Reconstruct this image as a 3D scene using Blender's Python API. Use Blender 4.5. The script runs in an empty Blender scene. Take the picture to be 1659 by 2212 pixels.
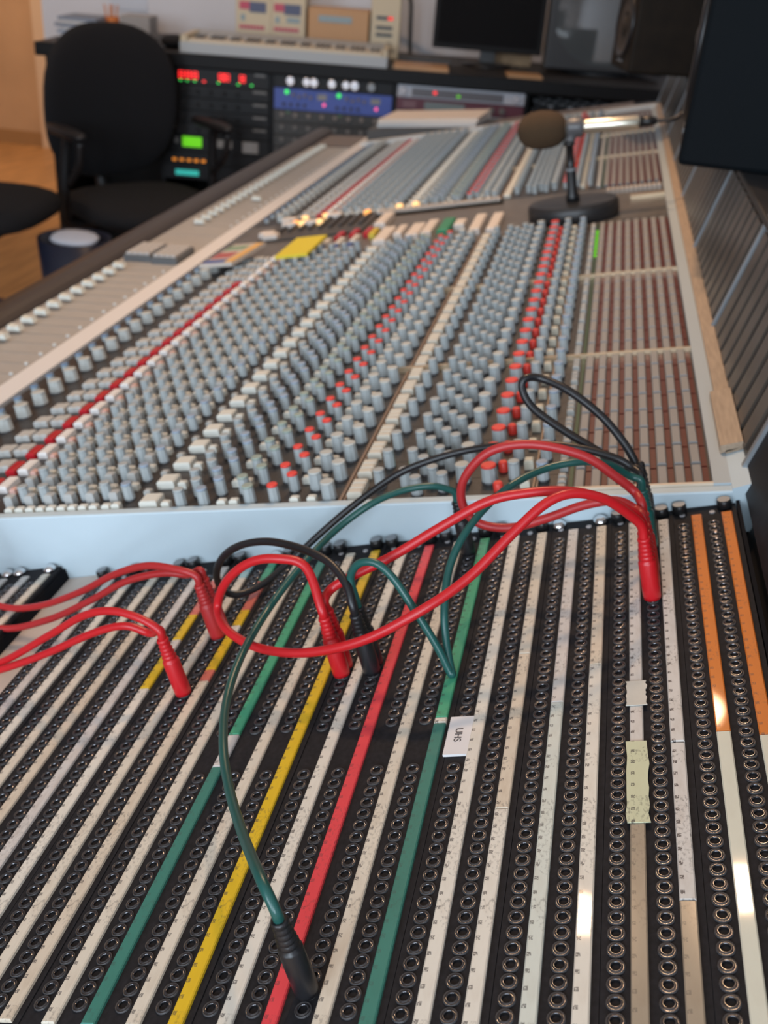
import bpy, math, random
from mathutils import Matrix, Vector

random.seed(7)
SC = bpy.context.scene
COL = SC.collection
PI = math.pi
I4 = Matrix.Identity(4)
T = Matrix.Translation
def RX(d): return Matrix.Rotation(math.radians(d), 4, 'X')
def RY(d): return Matrix.Rotation(math.radians(d), 4, 'Y')
def RZ(d): return Matrix.Rotation(math.radians(d), 4, 'Z')

# ------------------------------------------------------------------ camera
F_PX, W_PX = 2180.7, 1659.0
CAM = Vector((-0.1053, -0.2676, 0.3510))
right = Vector((0.97608, 0.20624, 0.06883))
up = Vector((-0.16035, 0.46899, 0.86852))
fwd = Vector((-0.14685, 0.85878, -0.49084))
cam_d = bpy.data.cameras.new('camera')
cam = bpy.data.objects.new('camera', cam_d)
COL.objects.link(cam)
cam.matrix_world = Matrix(((right.x, up.x, -fwd.x, CAM.x), (right.y, up.y, -fwd.y, CAM.y), (right.z, up.z, -fwd.z, CAM.z), (0, 0, 0, 1)))
cam_d.sensor_fit = 'HORIZONTAL'
cam_d.sensor_width = 36.0
cam_d.lens = 36.0 * F_PX / W_PX
cam_d.clip_start = 0.01
cam_d.clip_end = 60
cam_d.dof.use_dof = True
cam_d.dof.focus_distance = 0.50
cam_d.dof.aperture_fstop = 15.5
SC.camera = cam

# ------------------------------------------------------------------ world, light, exposure
world = bpy.data.worlds.new('sky')
SC.world = world
world.use_nodes = True
bg = world.node_tree.nodes['Background']
bg.inputs[0].default_value = (0.62, 0.78, 1.0, 1)
bg.inputs[1].default_value = 1.0
SC.view_settings.view_transform = 'Standard'
SC.view_settings.look = 'None'
SC.view_settings.gamma = 1.0
SC.view_settings.use_curve_mapping = False
SC.view_settings.exposure = -0.08

WIN_POWER = 64.0
def area(name, loc, target, sx, sy, power, color):
    d = bpy.data.lights.new(name, 'AREA')
    d.shape = 'RECTANGLE'; d.size = sx; d.size_y = sy; d.energy = power; d.color = color
    o = bpy.data.objects.new(name, d); COL.objects.link(o)
    o.location = loc
    o.rotation_euler = (Vector(target) - Vector(loc)).to_track_quat('-Z', 'Y').to_euler()
    return o
# daylight falling in through the two windows behind the photographer
WINDOWS = [(-2.35, -1.05), (-0.55, 0.75)]
for wx0, wx1 in WINDOWS:
    area('window_daylight', ((wx0 + wx1) / 2, -2.52, 0.72), ((wx0 + wx1) / 2, 0, 0.25), wx1 - wx0 - 0.06, 1.34, WIN_POWER, (0.76, 0.88, 1.0))

# ------------------------------------------------------------------ materials
MATS = {}
def mat(name, col, rough=0.5, metal=0.0, emit=0.0, var=0.0, scale=30.0, coat=0.0, bump=0.0, stretch=None, spec=0.5):
    if name in MATS: return MATS[name]
    m = bpy.data.materials.new(name); m.use_nodes = True
    nt = m.node_tree; b = nt.nodes['Principled BSDF']
    b.inputs['Base Color'].default_value = (*col, 1)
    b.inputs['Roughness'].default_value = rough
    b.inputs['Metallic'].default_value = metal
    b.inputs['Specular IOR Level'].default_value = spec
    if coat: b.inputs['Coat Weight'].default_value = coat; b.inputs['Coat Roughness'].default_value = 0.08
    if emit:
        b.inputs['Emission Color'].default_value = (*col, 1); b.inputs['Emission Strength'].default_value = emit
    if var or bump:
        tc = nt.nodes.new('ShaderNodeTexCoord'); mp = nt.nodes.new('ShaderNodeMapping')
        if stretch: mp.inputs['Scale'].default_value = stretch
        nt.links.new(tc.outputs['Object'], mp.inputs[0])
        nz = nt.nodes.new('ShaderNodeTexNoise'); nz.inputs['Scale'].default_value = scale; nz.inputs['Detail'].default_value = 4
        nt.links.new(mp.outputs[0], nz.inputs['Vector'])
        if var:
            rp = nt.nodes.new('ShaderNodeValToRGB')
            rp.color_ramp.elements[0].position = 0.3; rp.color_ramp.elements[1].position = 0.7
            rp.color_ramp.elements[0].color = (*[max(0, c * (1 - var)) for c in col], 1)
            rp.color_ramp.elements[1].color = (*[min(1, c * (1 + var)) for c in col], 1)
            nt.links.new(nz.outputs['Fac'], rp.inputs[0]); nt.links.new(rp.outputs[0], b.inputs['Base Color'])
        if bump:
            bp = nt.nodes.new('ShaderNodeBump'); bp.inputs['Strength'].default_value = bump; bp.inputs['Distance'].default_value = 0.002
            nt.links.new(nz.outputs['Fac'], bp.inputs['Height']); nt.links.new(bp.outputs[0], b.inputs['Normal'])
    MATS[name] = m
    return m

def strip_mat(name, col, ink=0.7, grime=0.25, rough=0.5):
    """paper insert of a patch bay label: a printed mark for each jack, smudges, a clear cover"""
    if name in MATS: return MATS[name]
    m = mat(name, col, rough, coat=0.3, spec=0.3)
    m.node_tree.nodes['Principled BSDF'].inputs['Coat Roughness'].default_value = 0.04
    nt = m.node_tree; b = nt.nodes['Principled BSDF']; N = nt.nodes.new; L = nt.links.new
    tc = N('ShaderNodeTexCoord'); sx = N('ShaderNodeSeparateXYZ'); L(tc.outputs['Object'], sx.inputs[0])
    def M(op, a, bb=None, cl=False):
        n = N('ShaderNodeMath'); n.operation = op; n.use_clamp = cl
        for i, v in enumerate((a, bb)):
            if v is None: continue
            if isinstance(v, (int, float)): n.inputs[i].default_value = v
            else: L(v, n.inputs[i])
        return n.outputs[0]
    fr = M('FRACT', M('MULTIPLY', sx.outputs['Y'], 1 / 0.0084))
    d = M('ABSOLUTE', M('SUBTRACT', fr, 0.5))
    tick = M('LESS_THAN', d, 0.13)
    xin = M('MULTIPLY', M('GREATER_THAN', sx.outputs['X'], -0.0030), M('LESS_THAN', sx.outputs['X'], -0.0010))
    nz = N('ShaderNodeTexNoise'); nz.inputs['Scale'].default_value = 1500; nz.inputs['Detail'].default_value = 2
    L(tc.outputs['Object'], nz.inputs['Vector'])
    glyph = M('GREATER_THAN', nz.outputs['Fac'], 0.44)
    pr = M('MULTIPLY', M('MULTIPLY', tick, xin), glyph)
    mp = N('ShaderNodeMapping'); mp.inputs['Scale'].default_value = (260, 90, 200); L(tc.outputs['Object'], mp.inputs[0])
    n2 = N('ShaderNodeTexNoise'); n2.inputs['Scale'].default_value = 1.0; n2.inputs['Detail'].default_value = 3; L(mp.outputs[0], n2.inputs['Vector'])
    mp3 = N('ShaderNodeMapping'); mp3.inputs['Scale'].default_value = (700, 420, 500); L(tc.outputs['Object'], mp3.inputs[0])
    n4 = N('ShaderNodeTexNoise'); n4.inputs['Scale'].default_value = 1.0; n4.inputs['Detail'].default_value = 3; L(mp3.outputs[0], n4.inputs['Vector'])
    zone = N('ShaderNodeTexNoise'); zone.inputs['Scale'].default_value = 16; L(tc.outputs['Object'], zone.inputs['Vector'])
    hand = M('MULTIPLY', M('MULTIPLY', M('SUBTRACT', n4.outputs['Fac'], 0.5, True), M('GREATER_THAN', zone.outputs['Fac'], 0.52)), 3.0, True)
    gr = M('MULTIPLY', M('SUBTRACT', n2.outputs['Fac'], 0.45, True), grime * 3, True)
    mx = N('ShaderNodeMix'); mx.data_type = 'RGBA'
    L(gr, mx.inputs['Factor']); mx.inputs['A'].default_value = (*col, 1); mx.inputs['B'].default_value = (col[0] * .62, col[1] * .52, col[2] * .45, 1)
    m2 = N('ShaderNodeMix'); m2.data_type = 'RGBA'
    L(M('MULTIPLY', M('MAXIMUM', pr, hand), ink), m2.inputs['Factor']); L(mx.outputs['Result'], m2.inputs['A']); m2.inputs['B'].default_value = (0.05, 0.045, 0.05, 1)
    L(m2.outputs['Result'], b.inputs['Base Color'])
    return m

PANEL = mat('strip_panel_paint', (0.036, 0.031, 0.029), 0.42, var=0.5, scale=420)
BLACKP = mat('patch_panel_black', (0.0165, 0.0160, 0.0185), 0.75, var=0.25, scale=300, spec=0.18)
KGREY = mat('knob_grey', (0.38, 0.415, 0.42), 0.42)
KDARK = mat('knob_skirt', (0.05, 0.05, 0.055), 0.4)
KRED = mat('cap_red', (0.78, 0.055, 0.04), 0.4)
KBLUE = mat('cap_blue', (0.29, 0.36, 0.45), 0.4)
KGREEN = mat('cap_green', (0.30, 0.365, 0.32), 0.45)
BWHITE = mat('button_white', (0.66, 0.66, 0.60), 0.45)
BGREY = mat('button_grey', (0.40, 0.40, 0.38), 0.45)
BRED = mat('button_red', (0.46, 0.012, 0.022), 0.35)
BPINK = mat('button_salmon', (0.66, 0.40, 0.34), 0.45)
ROUTE = mat('routing_grey', (0.27, 0.265, 0.262), 0.5)
LEDRED = mat('led_dark_red', (0.105, 0.013, 0.009), 0.4, var=0.9, scale=1.0, stretch=(1, 700, 1))
LEDGRN = mat('led_dark_green', (0.02, 0.07, 0.03), 0.45)
PAINT = mat('console_paint', (0.50, 0.61, 0.67), 0.45, var=0.05, scale=9)
RAILP = mat('rail_paint', (0.44, 0.50, 0.53), 0.42)
WOODR = mat('rail_wood', (0.37, 0.275, 0.195), 0.5, var=0.15, scale=20, stretch=(20, 2, 20))
BRASS = mat('divider_metal', (0.66, 0.50, 0.33), 0.35, metal=0.6)
FADERP = mat('fader_panel', (0.38, 0.362, 0.342), 0.5, var=0.12, scale=30, stretch=(1, 30, 1))
CREAM = mat('fader_trim', (0.76, 0.74, 0.73), 0.5)
ARMP = mat('armrest_vinyl', (0.040, 0.029, 0.024), 0.42, bump=0.2, scale=120)
CHASSIS = mat('chassis_dark', (0.03, 0.03, 0.033), 0.5)
NICKEL = mat('nickel', (0.75, 0.75, 0.76), 0.22, metal=1.0)
JDISH = mat('jack_dish', (0.115, 0.115, 0.125), 0.14, metal=0.9)
JRIM = mat('jack_rim', (0.055, 0.052, 0.054), 0.45, spec=0.3)
HOLE = mat('jack_hole', (0.002, 0.002, 0.002), 0.6, spec=0.1)
BLACKPL = mat('black_plastic', (0.012, 0.012, 0.013), 0.35)
BLACKRUB = mat('black_rubber', (0.010, 0.010, 0.012), 0.38)
REDRUB = mat('red_rubber', (0.50, 0.009, 0.014), 0.38)
REDRUB2 = mat('red_rubber_worn', (0.40, 0.018, 0.020), 0.42)
GRNRUB = mat('green_rubber', (0.012, 0.082, 0.072), 0.32)
METERG = mat('meter_glass', (0.052, 0.043, 0.036), 0.22, var=0.25, scale=4, stretch=(1, 14, 1))
METERF = mat('meter_face', (0.070, 0.058, 0.048), 0.25, var=0.3, scale=12)
ALU = mat('aluminium', (0.26, 0.28, 0.30), 0.4, metal=0.3)
SPK = mat('speaker_vinyl', (0.0015, 0.0030, 0.0045), 0.7, bump=0.1, scale=300, spec=0.12)
SPKW = mat('speaker_wood', (0.013, 0.0085, 0.005), 0.65, var=0.3, scale=30, spec=0.2)
FABRIC = mat('chair_fabric', (0.0055, 0.0055, 0.0075), 0.9, bump=0.4, scale=600)
CHPL = mat('chair_plastic', (0.012, 0.011, 0.012), 0.45)
PAPER = mat('paper', (0.72, 0.66, 0.60), 0.7)
ORNG = mat('lamp_orange', (1.0, 0.42, 0.10), 0.4, emit=0.9)
ORNG2 = mat('lamp_yellow', (1.0, 0.62, 0.26), 0.4, emit=0.9)
LRED = mat('led_red', (1.0, 0.03, 0.03), 0.4, emit=1.3)
LPINK = mat('led_pink', (1.0, 0.12, 0.30), 0.4, emit=1.1)
LGRN = mat('led_green', (0.05, 0.85, 0.12), 0.4, emit=1.0)
LGRN2 = mat('led_lime', (0.16, 0.75, 0.0), 0.4, emit=0.5)
LTEAL = mat('led_teal', (0.03, 0.42, 0.36), 0.4, emit=0.7)
LAMB = mat('led_amber', (0.9, 0.28, 0.02), 0.4, emit=0.6)

# ------------------------------------------------------------------ mesh builder
class G:
    def __init__(s): s.v = []; s.f = []; s.m = []; s.s = []
    def add(s, o, M=None, mi=None):
        n = len(s.v)
        s.v += [tuple(M @ Vector(p)) for p in o.v] if M is not None else list(o.v)
        s.f += [tuple(i + n for i in f) for f in o.f]
        s.m += list(o.m) if mi is None else [mi] * len(o.f); s.s += list(o.s)
        return s
    def quad(s, pts, mi=0, sm=False):
        n = len(s.v); s.v += [tuple(p) for p in pts]; s.f.append(tuple(range(n, n + len(pts)))); s.m.append(mi); s.s.append(sm); return s
    def box(s, x0, x1, y0, y1, z0, z1, mi=0, ch=0.0, M=None):
        if ch <= 0:
            p = [(x0, y0, z0), (x1, y0, z0), (x1, y1, z0), (x0, y1, z0), (x0, y0, z1), (x1, y0, z1), (x1, y1, z1), (x0, y1, z1)]
            f = [(3, 2, 1, 0), (4, 5, 6, 7), (0, 1, 5, 4), (1, 2, 6, 5), (2, 3, 7, 6), (3, 0, 4, 7)]
        else:   # top edges chamfered
            c = ch
            p = [(x0, y0, z0), (x1, y0, z0), (x1, y1, z0), (x0, y1, z0), (x0, y0, z1 - c), (x1, y0, z1 - c), (x1, y1, z1 - c), (x0, y1, z1 - c),
                 (x0 + c, y0 + c, z1), (x1 - c, y0 + c, z1), (x1 - c, y1 - c, z1), (x0 + c, y1 - c, z1)]
            f = [(3, 2, 1, 0), (0, 1, 5, 4), (1, 2, 6, 5), (2, 3, 7, 6), (3, 0, 4, 7), (8, 9, 10, 11), (4, 5, 9, 8), (5, 6, 10, 9), (6, 7, 11, 10), (7, 4, 8, 11)]
        n = len(s.v)
        s.v += [tuple(M @ Vector(q)) for q in p] if M is not None else p
        s.f += [tuple(i + n for i in q) for q in f]; s.m += [mi] * len(f); s.s += [False] * len(f); return s
    def lathe(s, prof, n=16, mis=None, M=None, smooth=True, cap0=True, cap1=True, flute=0.0):
        """prof [(r,z)...] turned about z"""
        b = len(s.v); mis = mis or [0] * (len(prof) + 1)
        for r, z in prof:
            for i in range(n):
                a = 2 * PI * i / n; rr = r * (1 - (flute if i % 2 else 0))
                p = Vector((rr * math.cos(a), rr * math.sin(a), z)); s.v.append(tuple(M @ p) if M is not None else tuple(p))
        for k in range(len(prof) - 1):
            for i in range(n):
                j = (i + 1) % n
                s.f.append((b + k * n + i, b + k * n + j, b + (k + 1) * n + j, b + (k + 1) * n + i)); s.m.append(mis[k]); s.s.append(smooth)
        if cap0: s.f.append(tuple(b + i for i in reversed(range(n)))); s.m.append(mis[0]); s.s.append(False)
        if cap1: s.f.append(tuple(b + (len(prof) - 1) * n + i for i in range(n))); s.m.append(mis[len(prof) - 1]); s.s.append(False)
        return s
    def prism(s, poly, y0, y1, mi=0, M=None):
        """polygon in (x,z) extruded along y; poly counter-clockwise seen from -y"""
        n = len(poly); b = len(s.v)
        P = [(x, y0, z) for x, z in poly] + [(x, y1, z) for x, z in poly]
        s.v += [tuple(M @ Vector(q)) for q in P] if M is not None else P
        F = [tuple(range(n)), tuple(reversed(range(n, 2 * n)))] + [((i + 1) % n, i, n + i, n + (i + 1) % n) for i in range(n)]
        s.f += [tuple(b + i for i in f) for f in F]; s.m += [mi] * len(F); s.s += [False] * len(F); return s
    def tube(s, pts, r, n=10, mi=0, sub=6, caps=True):
        P = [Vector(p) for p in pts]; Q = []
        if sub > 1:
            E = [P[0] * 2 - P[1]] + P + [P[-1] * 2 - P[-2]]
            for i in range(1, len(E) - 2):
                for k in range(sub):
                    t = k / sub; a, b_, c, d = E[i - 1], E[i], E[i + 1], E[i + 2]
                    Q.append(0.5 * ((2 * b_) + (c - a) * t + (2 * a - 5 * b_ + 4 * c - d) * t * t + (3 * b_ - a - 3 * c + d) * t ** 3))
            Q.append(P[-1])
        else: Q = P
        b = len(s.v); nrm = None
        for i, q in enumerate(Q):
            t = (Q[min(i + 1, len(Q) - 1)] - Q[max(i - 1, 0)]).normalized()
            if nrm is None: nrm = t.orthogonal().normalized()
            nrm = (nrm - t * nrm.dot(t)).normalized(); bi = t.cross(nrm)
            rr = r[min(i, len(r) - 1)] if isinstance(r, list) else r
            for k in range(n):
                a = 2 * PI * k / n; s.v.append(tuple(q + (nrm * math.cos(a) + bi * math.sin(a)) * rr))
        for i in range(len(Q) - 1):
            for k in range(n):
                j = (k + 1) % n; s.f.append((b + i * n + k, b + i * n + j, b + (i + 1) * n + j, b + (i + 1) * n + k)); s.m.append(mi); s.s.append(True)
        if caps:
            s.f.append(tuple(b + k for k in reversed(range(n)))); s.m.append(mi); s.s.append(False)
            s.f.append(tuple(b + (len(Q) - 1) * n + k for k in range(n))); s.m.append(mi); s.s.append(False)
        return s
    def sup(s, rx, ry, rz, e=2.6, nu=20, nv=12, mi=0, M=None, bend=0.0):
        """superellipsoid cushion"""
        sg = lambda c, p: math.copysign(abs(c) ** p, c); b = len(s.v); p_ = 2.0 / e
        for j in range(nv + 1):
            ph = -PI / 2 + PI * j / nv
            for i in range(nu):
                th = 2 * PI * i / nu
                x = rx * sg(math.cos(ph), p_) * sg(math.cos(th), p_); y = ry * sg(math.cos(ph), p_) * sg(math.sin(th), p_); z = rz * sg(math.sin(ph), p_)
                y += bend * (x / rx) ** 2
                q = Vector((x, y, z)); s.v.append(tuple(M @ q) if M is not None else tuple(q))
        for j in range(nv):
            for i in range(nu):
                k = (i + 1) % nu; s.f.append((b + j * nu + i, b + j * nu + k, b + (j + 1) * nu + k, b + (j + 1) * nu + i)); s.m.append(mi); s.s.append(True)
        return s
    def mesh(s, name, mats):
        me = bpy.data.meshes.new(name); me.from_pydata(s.v, [], s.f); me.validate()
        for m in mats: me.materials.append(m)
        if len(me.polygons) == len(s.m):
            me.polygons.foreach_set('material_index', s.m); me.polygons.foreach_set('use_smooth', s.s)
        me.update(); return me

WM = {}
def link(name, data, parent=None, W=None):
    o = bpy.data.objects.new(name, data); COL.objects.link(o)
    if parent is not None:
        o.parent = parent
        if W is None: W = WM[parent.name]
        o.matrix_basis = WM[parent.name].inverted() @ W
    else:
        W = W or I4; o.matrix_basis = W
    WM[o.name] = W.copy(); return o
def part(name, g, mats, parent, W=None, bevel=0.0):
    o = link(name, g.mesh(name, mats if isinstance(mats, (list, tuple)) else [mats]), parent, W)
    if bevel:
        b = o.modifiers.new('bevel', 'BEVEL'); b.width = bevel; b.segments = 2; b.limit_method = 'ANGLE'
    return o
def tag(o, label, cat, group=None):
    o['label'] = label; o['category'] = cat
    if group: o['group'] = group
    return o
def thing(name, label, cat, W, group=None): return tag(link(name, None, None, W), label, cat, group)
def solo(name, g, mats, label, cat, W=None, group=None, bevel=0.0):
    return tag(part(name, g, mats, None, W, bevel), label, cat, group)
def struct(name, g, mats, W=None, parent=None):
    o = part(name, g, mats, parent, W)
    if parent is None: o['kind'] = 'structure'
    return o
def stuff(o): o['kind'] = 'stuff'; return o

FL = -0.93          # floor level (the patch bay's near jack is the origin)
CEIL = 1.75

# ------------------------------------------------------------------ room
DK = T((-1.1, 3.65, 0)) @ RZ(10)     # frame of the desk at the back wall: x along it, y into the wall
FLOORM = mat('wood_floor', (0.50, 0.27, 0.105), 0.38, var=0.25, scale=5, stretch=(6, 0.7, 1))
WALLM = mat('wall_paint', (0.74, 0.745, 0.79), 0.8, var=0.04, scale=2)
TANM = mat('tan_panel', (0.56, 0.345, 0.18), 0.6, var=0.08, scale=3)
struct('floor', G().box(-6, 2.2, -3.2, 7.2, FL - 0.05, FL), [FLOORM])
struct('ceiling', G().box(-6, 2.2, -3.2, 7.2, CEIL, CEIL + 0.05), [mat('ceiling_paint', (0.7, 0.69, 0.67), 0.9)])
struct('wall_back', G().box(-1.32, 3.6, 0.78, 0.90, FL, CEIL), [WALLM], DK)
struct('wall_right', G().box(1.70, 1.80, -2.9, 4.6, FL, CEIL), [WALLM])
struct('wall_left', G().box(-5.6, -5.5, -2.9, 7.0, FL, CEIL), [WALLM])
struct('wall_far', G().box(-5.5, -1.9, 5.9, 6.0, FL, CEIL), [TANM])
pil = G().box(-3.52, -3.44, 5.86, 5.9, FL, CEIL)
struct('trim_1', pil, [mat('trim_light', (0.72, 0.52, 0.33), 0.55)])
struct('baseboard_far', G().box(-5.5, -1.9, 5.875, 5.9, FL, FL + 0.08), [mat('baseboard_wood', (0.36, 0.19, 0.07), 0.5)])
wf = G()
ZW0, ZW1 = 0.03, 1.41
wf.box(-5.5, 1.7, -2.76, -2.66, FL, ZW0).box(-5.5, 1.7, -2.76, -2.66, ZW1, CEIL)
wf.box(-5.5, WINDOWS[0][0], -2.76, -2.66, ZW0, ZW1).box(WINDOWS[0][1], WINDOWS[1][0], -2.76, -2.66, ZW0, ZW1).box(WINDOWS[1][1], 1.7, -2.76, -2.66, ZW0, ZW1)
struct('wall_front', wf, [WALLM])
WFR = mat('window_frame_white', (0.75, 0.75, 0.74), 0.5)
for i, (x0, x1) in enumerate(WINDOWS):
    g = G().box(x0, x0 + 0.05, -2.74, -2.68, ZW0, ZW1).box(x1 - 0.05, x1, -2.74, -2.68, ZW0, ZW1).box(x0 + .05, x1 - .05, -2.74, -2.68, ZW0, ZW0 + 0.05).box(x0 + .05, x1 - .05, -2.74, -2.68, ZW1 - 0.05, ZW1)
    g.box((x0 + x1) / 2 - 0.02, (x0 + x1) / 2 + 0.02, -2.74, -2.68, ZW0 + .05, ZW1 - .05)
    struct('window_%d' % (i + 1), g, [WFR])

# warm ceiling spotlights
def spot(x, y, power, tx, ty, tz, ang=80, label='', col=(1.0, 0.63, 0.36)):
    W = T((x, y, CEIL))
    t = thing('ceiling_spotlight', label, 'lamp', W, 'ceiling spotlights over the mixing console')
    part('canopy', G().lathe([(0.05, -0.02), (0.05, 0.0)], 20), [BLACKPL], t)
    d = (Vector((tx, ty, tz)) - Vector((x, y, CEIL - 0.12))).normalized()
    R = d.to_track_quat('-Z', 'Y').to_matrix().to_4x4()
    hW = T((x, y, CEIL - 0.10)) @ R
    part('lamp_head', G().lathe([(0.012, 0.06), (0.03, 0.05), (0.045, -0.02), (0.05, -0.06), (0.046, -0.06), (0.03, 0.02)], 20, cap0=False, cap1=False), [BLACKPL], t, hW)
    part('bulb', G().lathe([(0.008, 0.01), (0.028, -0.02), (0.02, -0.035)], 16), [mat('bulb_warm', (1.0, 0.72, 0.45), 0.4, emit=12.0)], t, hW)
    part('stem', G().tube([(0, 0, -0.015), (0, 0, -0.09)], 0.008, sub=1), [BLACKPL], t)
    l = bpy.data.lights.new('spot_light', 'SPOT'); l.energy = power; l.color = col; l.spot_size = math.radians(ang); l.spot_blend = 0.7; l.shadow_soft_size = 0.05
    o = bpy.data.objects.new('spot_light', l); COL.objects.link(o); o.parent = t
    o.matrix_basis = W.inverted() @ (hW @ T((0, 0, -0.075)))
SPOTP = 50.0
spot(-0.50, 1.60, SPOTP, -0.35, 0.85, -0.1, 100, 'black ceiling spotlight over the console centre, aimed at the near channels')
spot(-0.54, 2.27, SPOTP * 0.8, -0.45, 1.9, -0.1, 100, 'black ceiling spotlight over the far channel strips')
spot(-0.95, 1.66, SPOTP * 0.35, -0.4, 0.5, -0.1, 95, 'black ceiling spotlight over the armrest, aimed at the patch bay')
spot(-1.6, 2.6, SPOTP * 0.9, -1.3, 4.1, 0.0, 110, 'black ceiling spotlight aimed at the back desk')
spot(-3.2, 4.6, SPOTP * 2.2, -3.4, 5.9, -0.3, 120, 'black ceiling spotlight aimed at the tan wall')

# ------------------------------------------------------------------ mixing console
S0 = 0.0089; TB = 0.225; BD = math.degrees(math.atan(TB))
CH = T((0, 0, S0)) @ RY(-BD)                  # channel plane frame: x along the slope, y along the desk, z out of it
CP = 0.0385; Y0 = 0.435; NCH = 24
console = thing('mixing_console', 'large mixing console with rows of grey knobs and a dark meter bridge', 'mixing console', T((-0.35, 1.6, FL)))
def cz(x): return S0 + TB * x
def fz(x): return -0.168 + 0.07 * (x + 0.785)
Y_END = 2.90

body = G().prism([(-0.75, -0.42), (0.33, -0.42), (0.33, 0.136), (0.078, 0.136), (0.046, 0.010), (0.02, cz(0.02) - 0.006), (-0.742, cz(-0.742) - 0.006), (-0.785, fz(-0.785) - 0.006), (-0.93, fz(-0.93) - 0.006), (-0.93, -0.26)], Y0 + 0.001, Y_END)
part('chassis', body, [CHASSIS], console, I4)
T18 = math.tan(math.radians(18))
bodyp = G().prism([(-0.75, -0.42), (0.33, -0.42), (0.33, 0.136), (0.086, 0.136), (0.056, 0.004), (0.050, T18 * 0.05 - 0.03), (-0.9, T18 * -0.9 - 0.03), (-0.9, -0.40)], -0.05, Y0 - 0.012)
part('patch_section_chassis', bodyp, [CHASSIS], console, I4)
for y0, y1 in ((0.15, 0.75), (2.1, 2.7)):
    part('pedestal', G().box(-0.55, 0.25, y0, y1, FL, -0.42), [CHASSIS], console, I4)
# end cheek between the patch bay and the channels
ck = G().prism([(-0.95, -0.40), (0.034, -0.20), (0.034, cz(0.034) + 0.0045), (-0.757, cz(-0.757) + 0.0045), (-0.785, fz(-0.785) + 0.004), (-0.95, fz(-0.95) + 0.004)], Y0 - 0.011, Y0 - 0.0005)
part('end_panel', ck, [PAINT], console, I4, 0.0015)
# far end cheek
ck2 = G().prism([(-0.78, -0.40), (0.034, -0.20), (0.034, cz(0.034) + 0.012), (-0.757, cz(-0.757) + 0.012)], 2.665, 2.70)
part('end_panel', ck2, [mat('console_paint_pale', (0.62, 0.62, 0.60), 0.45)], console, I4)

# --- templates of knobs and buttons
def knob(r, h, cap=1, skirt=True):
    g = G()
    z = 0.0
    if skirt: g.lathe([(r * 1.08, 0), (r * 1.08, 0.0012), (r, 0.0016)], 14, [2, 2, 2], cap0=False, cap1=False); z = 0.0014
    g.lathe([(r * 1.0, z), (r * 0.94, h - 0.0020)], 18, [0, 0], smooth=False, cap0=False, cap1=False, flute=0.07)
    g.lathe([(r * 0.97, h - 0.0021), (r * 0.96, h - 0.0006), (r * 0.84, h)], 16, [cap, cap, cap], cap0=True)
    return g
KN = {}
KMATS = {'g': [KGREY, KGREY, KDARK], 'b': [KGREY, KBLUE, KDARK], 'r': [KGREY, KRED, KDARK], 'n': [KGREY, KGREEN, KDARK], 'G': [KGREY, mat('cap_pale', (0.47, 0.485, 0.46), 0.42), KDARK], 'R': [KGREY, KRED, KDARK], 'm': [mat('knob_pale', (0.52, 0.53, 0.50), 0.4), mat('cap_pale', (0.5, 0.5, 0.48)), KDARK], 's': [KGREY, mat('cap_steel_blue', (0.15, 0.25, 0.40), 0.4), KDARK]}
KDIM = {'g': (.0050, .0170), 'b': (.0050, .0170), 'r': (.0048, .0175), 'n': (.0052, .0175), 'G': (.0062, .0175), 'R': (.0066, .0160), 'm': (.0084, .0160), 's': (.0052, .0095)}
for k, (r, h) in KDIM.items(): KN[k] = knob(r, h)
KME = {k: KN[k].mesh('knob', KMATS[k]) for k in KN}
KNOBS = [('s', -.738, .022), ('m', -.706, .017)] + [('g', s, .028) for s in (-.575, -.554, -.534, -.514, -.492)] + [('b', -.469, .0245),
    ('g', -.412, .0075), ('b', -.391, .008), ('g', -.403, .0265), ('b', -.382, .027), ('n', -.349, .008), ('n', -.360, .027), ('r', -.327, .008), ('r', -.3155, .028), ('G', -.2795, .009), ('G', -.296, .030),
    ('g', -.240, .0285), ('g', -.218, .0275), ('g', -.206, .0115), ('g', -.195, .0295), ('g', -.185, .0165), ('G', -.1705, .0305),
    ('R', -.149, .030), ('g', -.129, .0325), ('b', -.106, .029)]
BT = {}
def btn(sx, sy, h, c=0.0012): return G().box(-sx / 2, sx / 2, -sy / 2, sy / 2, 0, h, 0, c)
BT['w'] = (btn(.0075, .0065, .0065), BWHITE); BT['W'] = (btn(.0165, .017, .0075), BWHITE); BT['p'] = (btn(.0082, .0175, .0070), mat('button_pale_grey', (0.47, 0.47, 0.45), 0.45)); BT['L'] = (btn(.0080, .0085, .0115), mat('button_knob_grey', (0.42, 0.43, 0.42), 0.45))
BT['r'] = (btn(.0100, .0230, .0070), BRED); BT['v'] = (btn(.0105, .0240, .0070), mat('button_ivory', (0.78, 0.76, 0.74), 0.45)); BT['k'] = (btn(.0060, .0080, .0055), BPINK)
BT['3'] = (btn(.0125, .0085, .0070), mat('button_cream', (0.62, 0.585, 0.50), 0.45)); BT['g'] = (btn(.0065, .0065, .0060), BGREY)
BT['R'] = (G().lathe([(.0040, 0), (.0040, .0075), (.0030, .009)], 12, cap0=False), KRED); BT['y'] = (btn(.0075, .0085, .0085), mat('button_warm', (0.60, 0.57, 0.47), 0.45))
BME = {k: g.mesh('button', [m]) for k, (g, m) in BT.items()}
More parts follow.
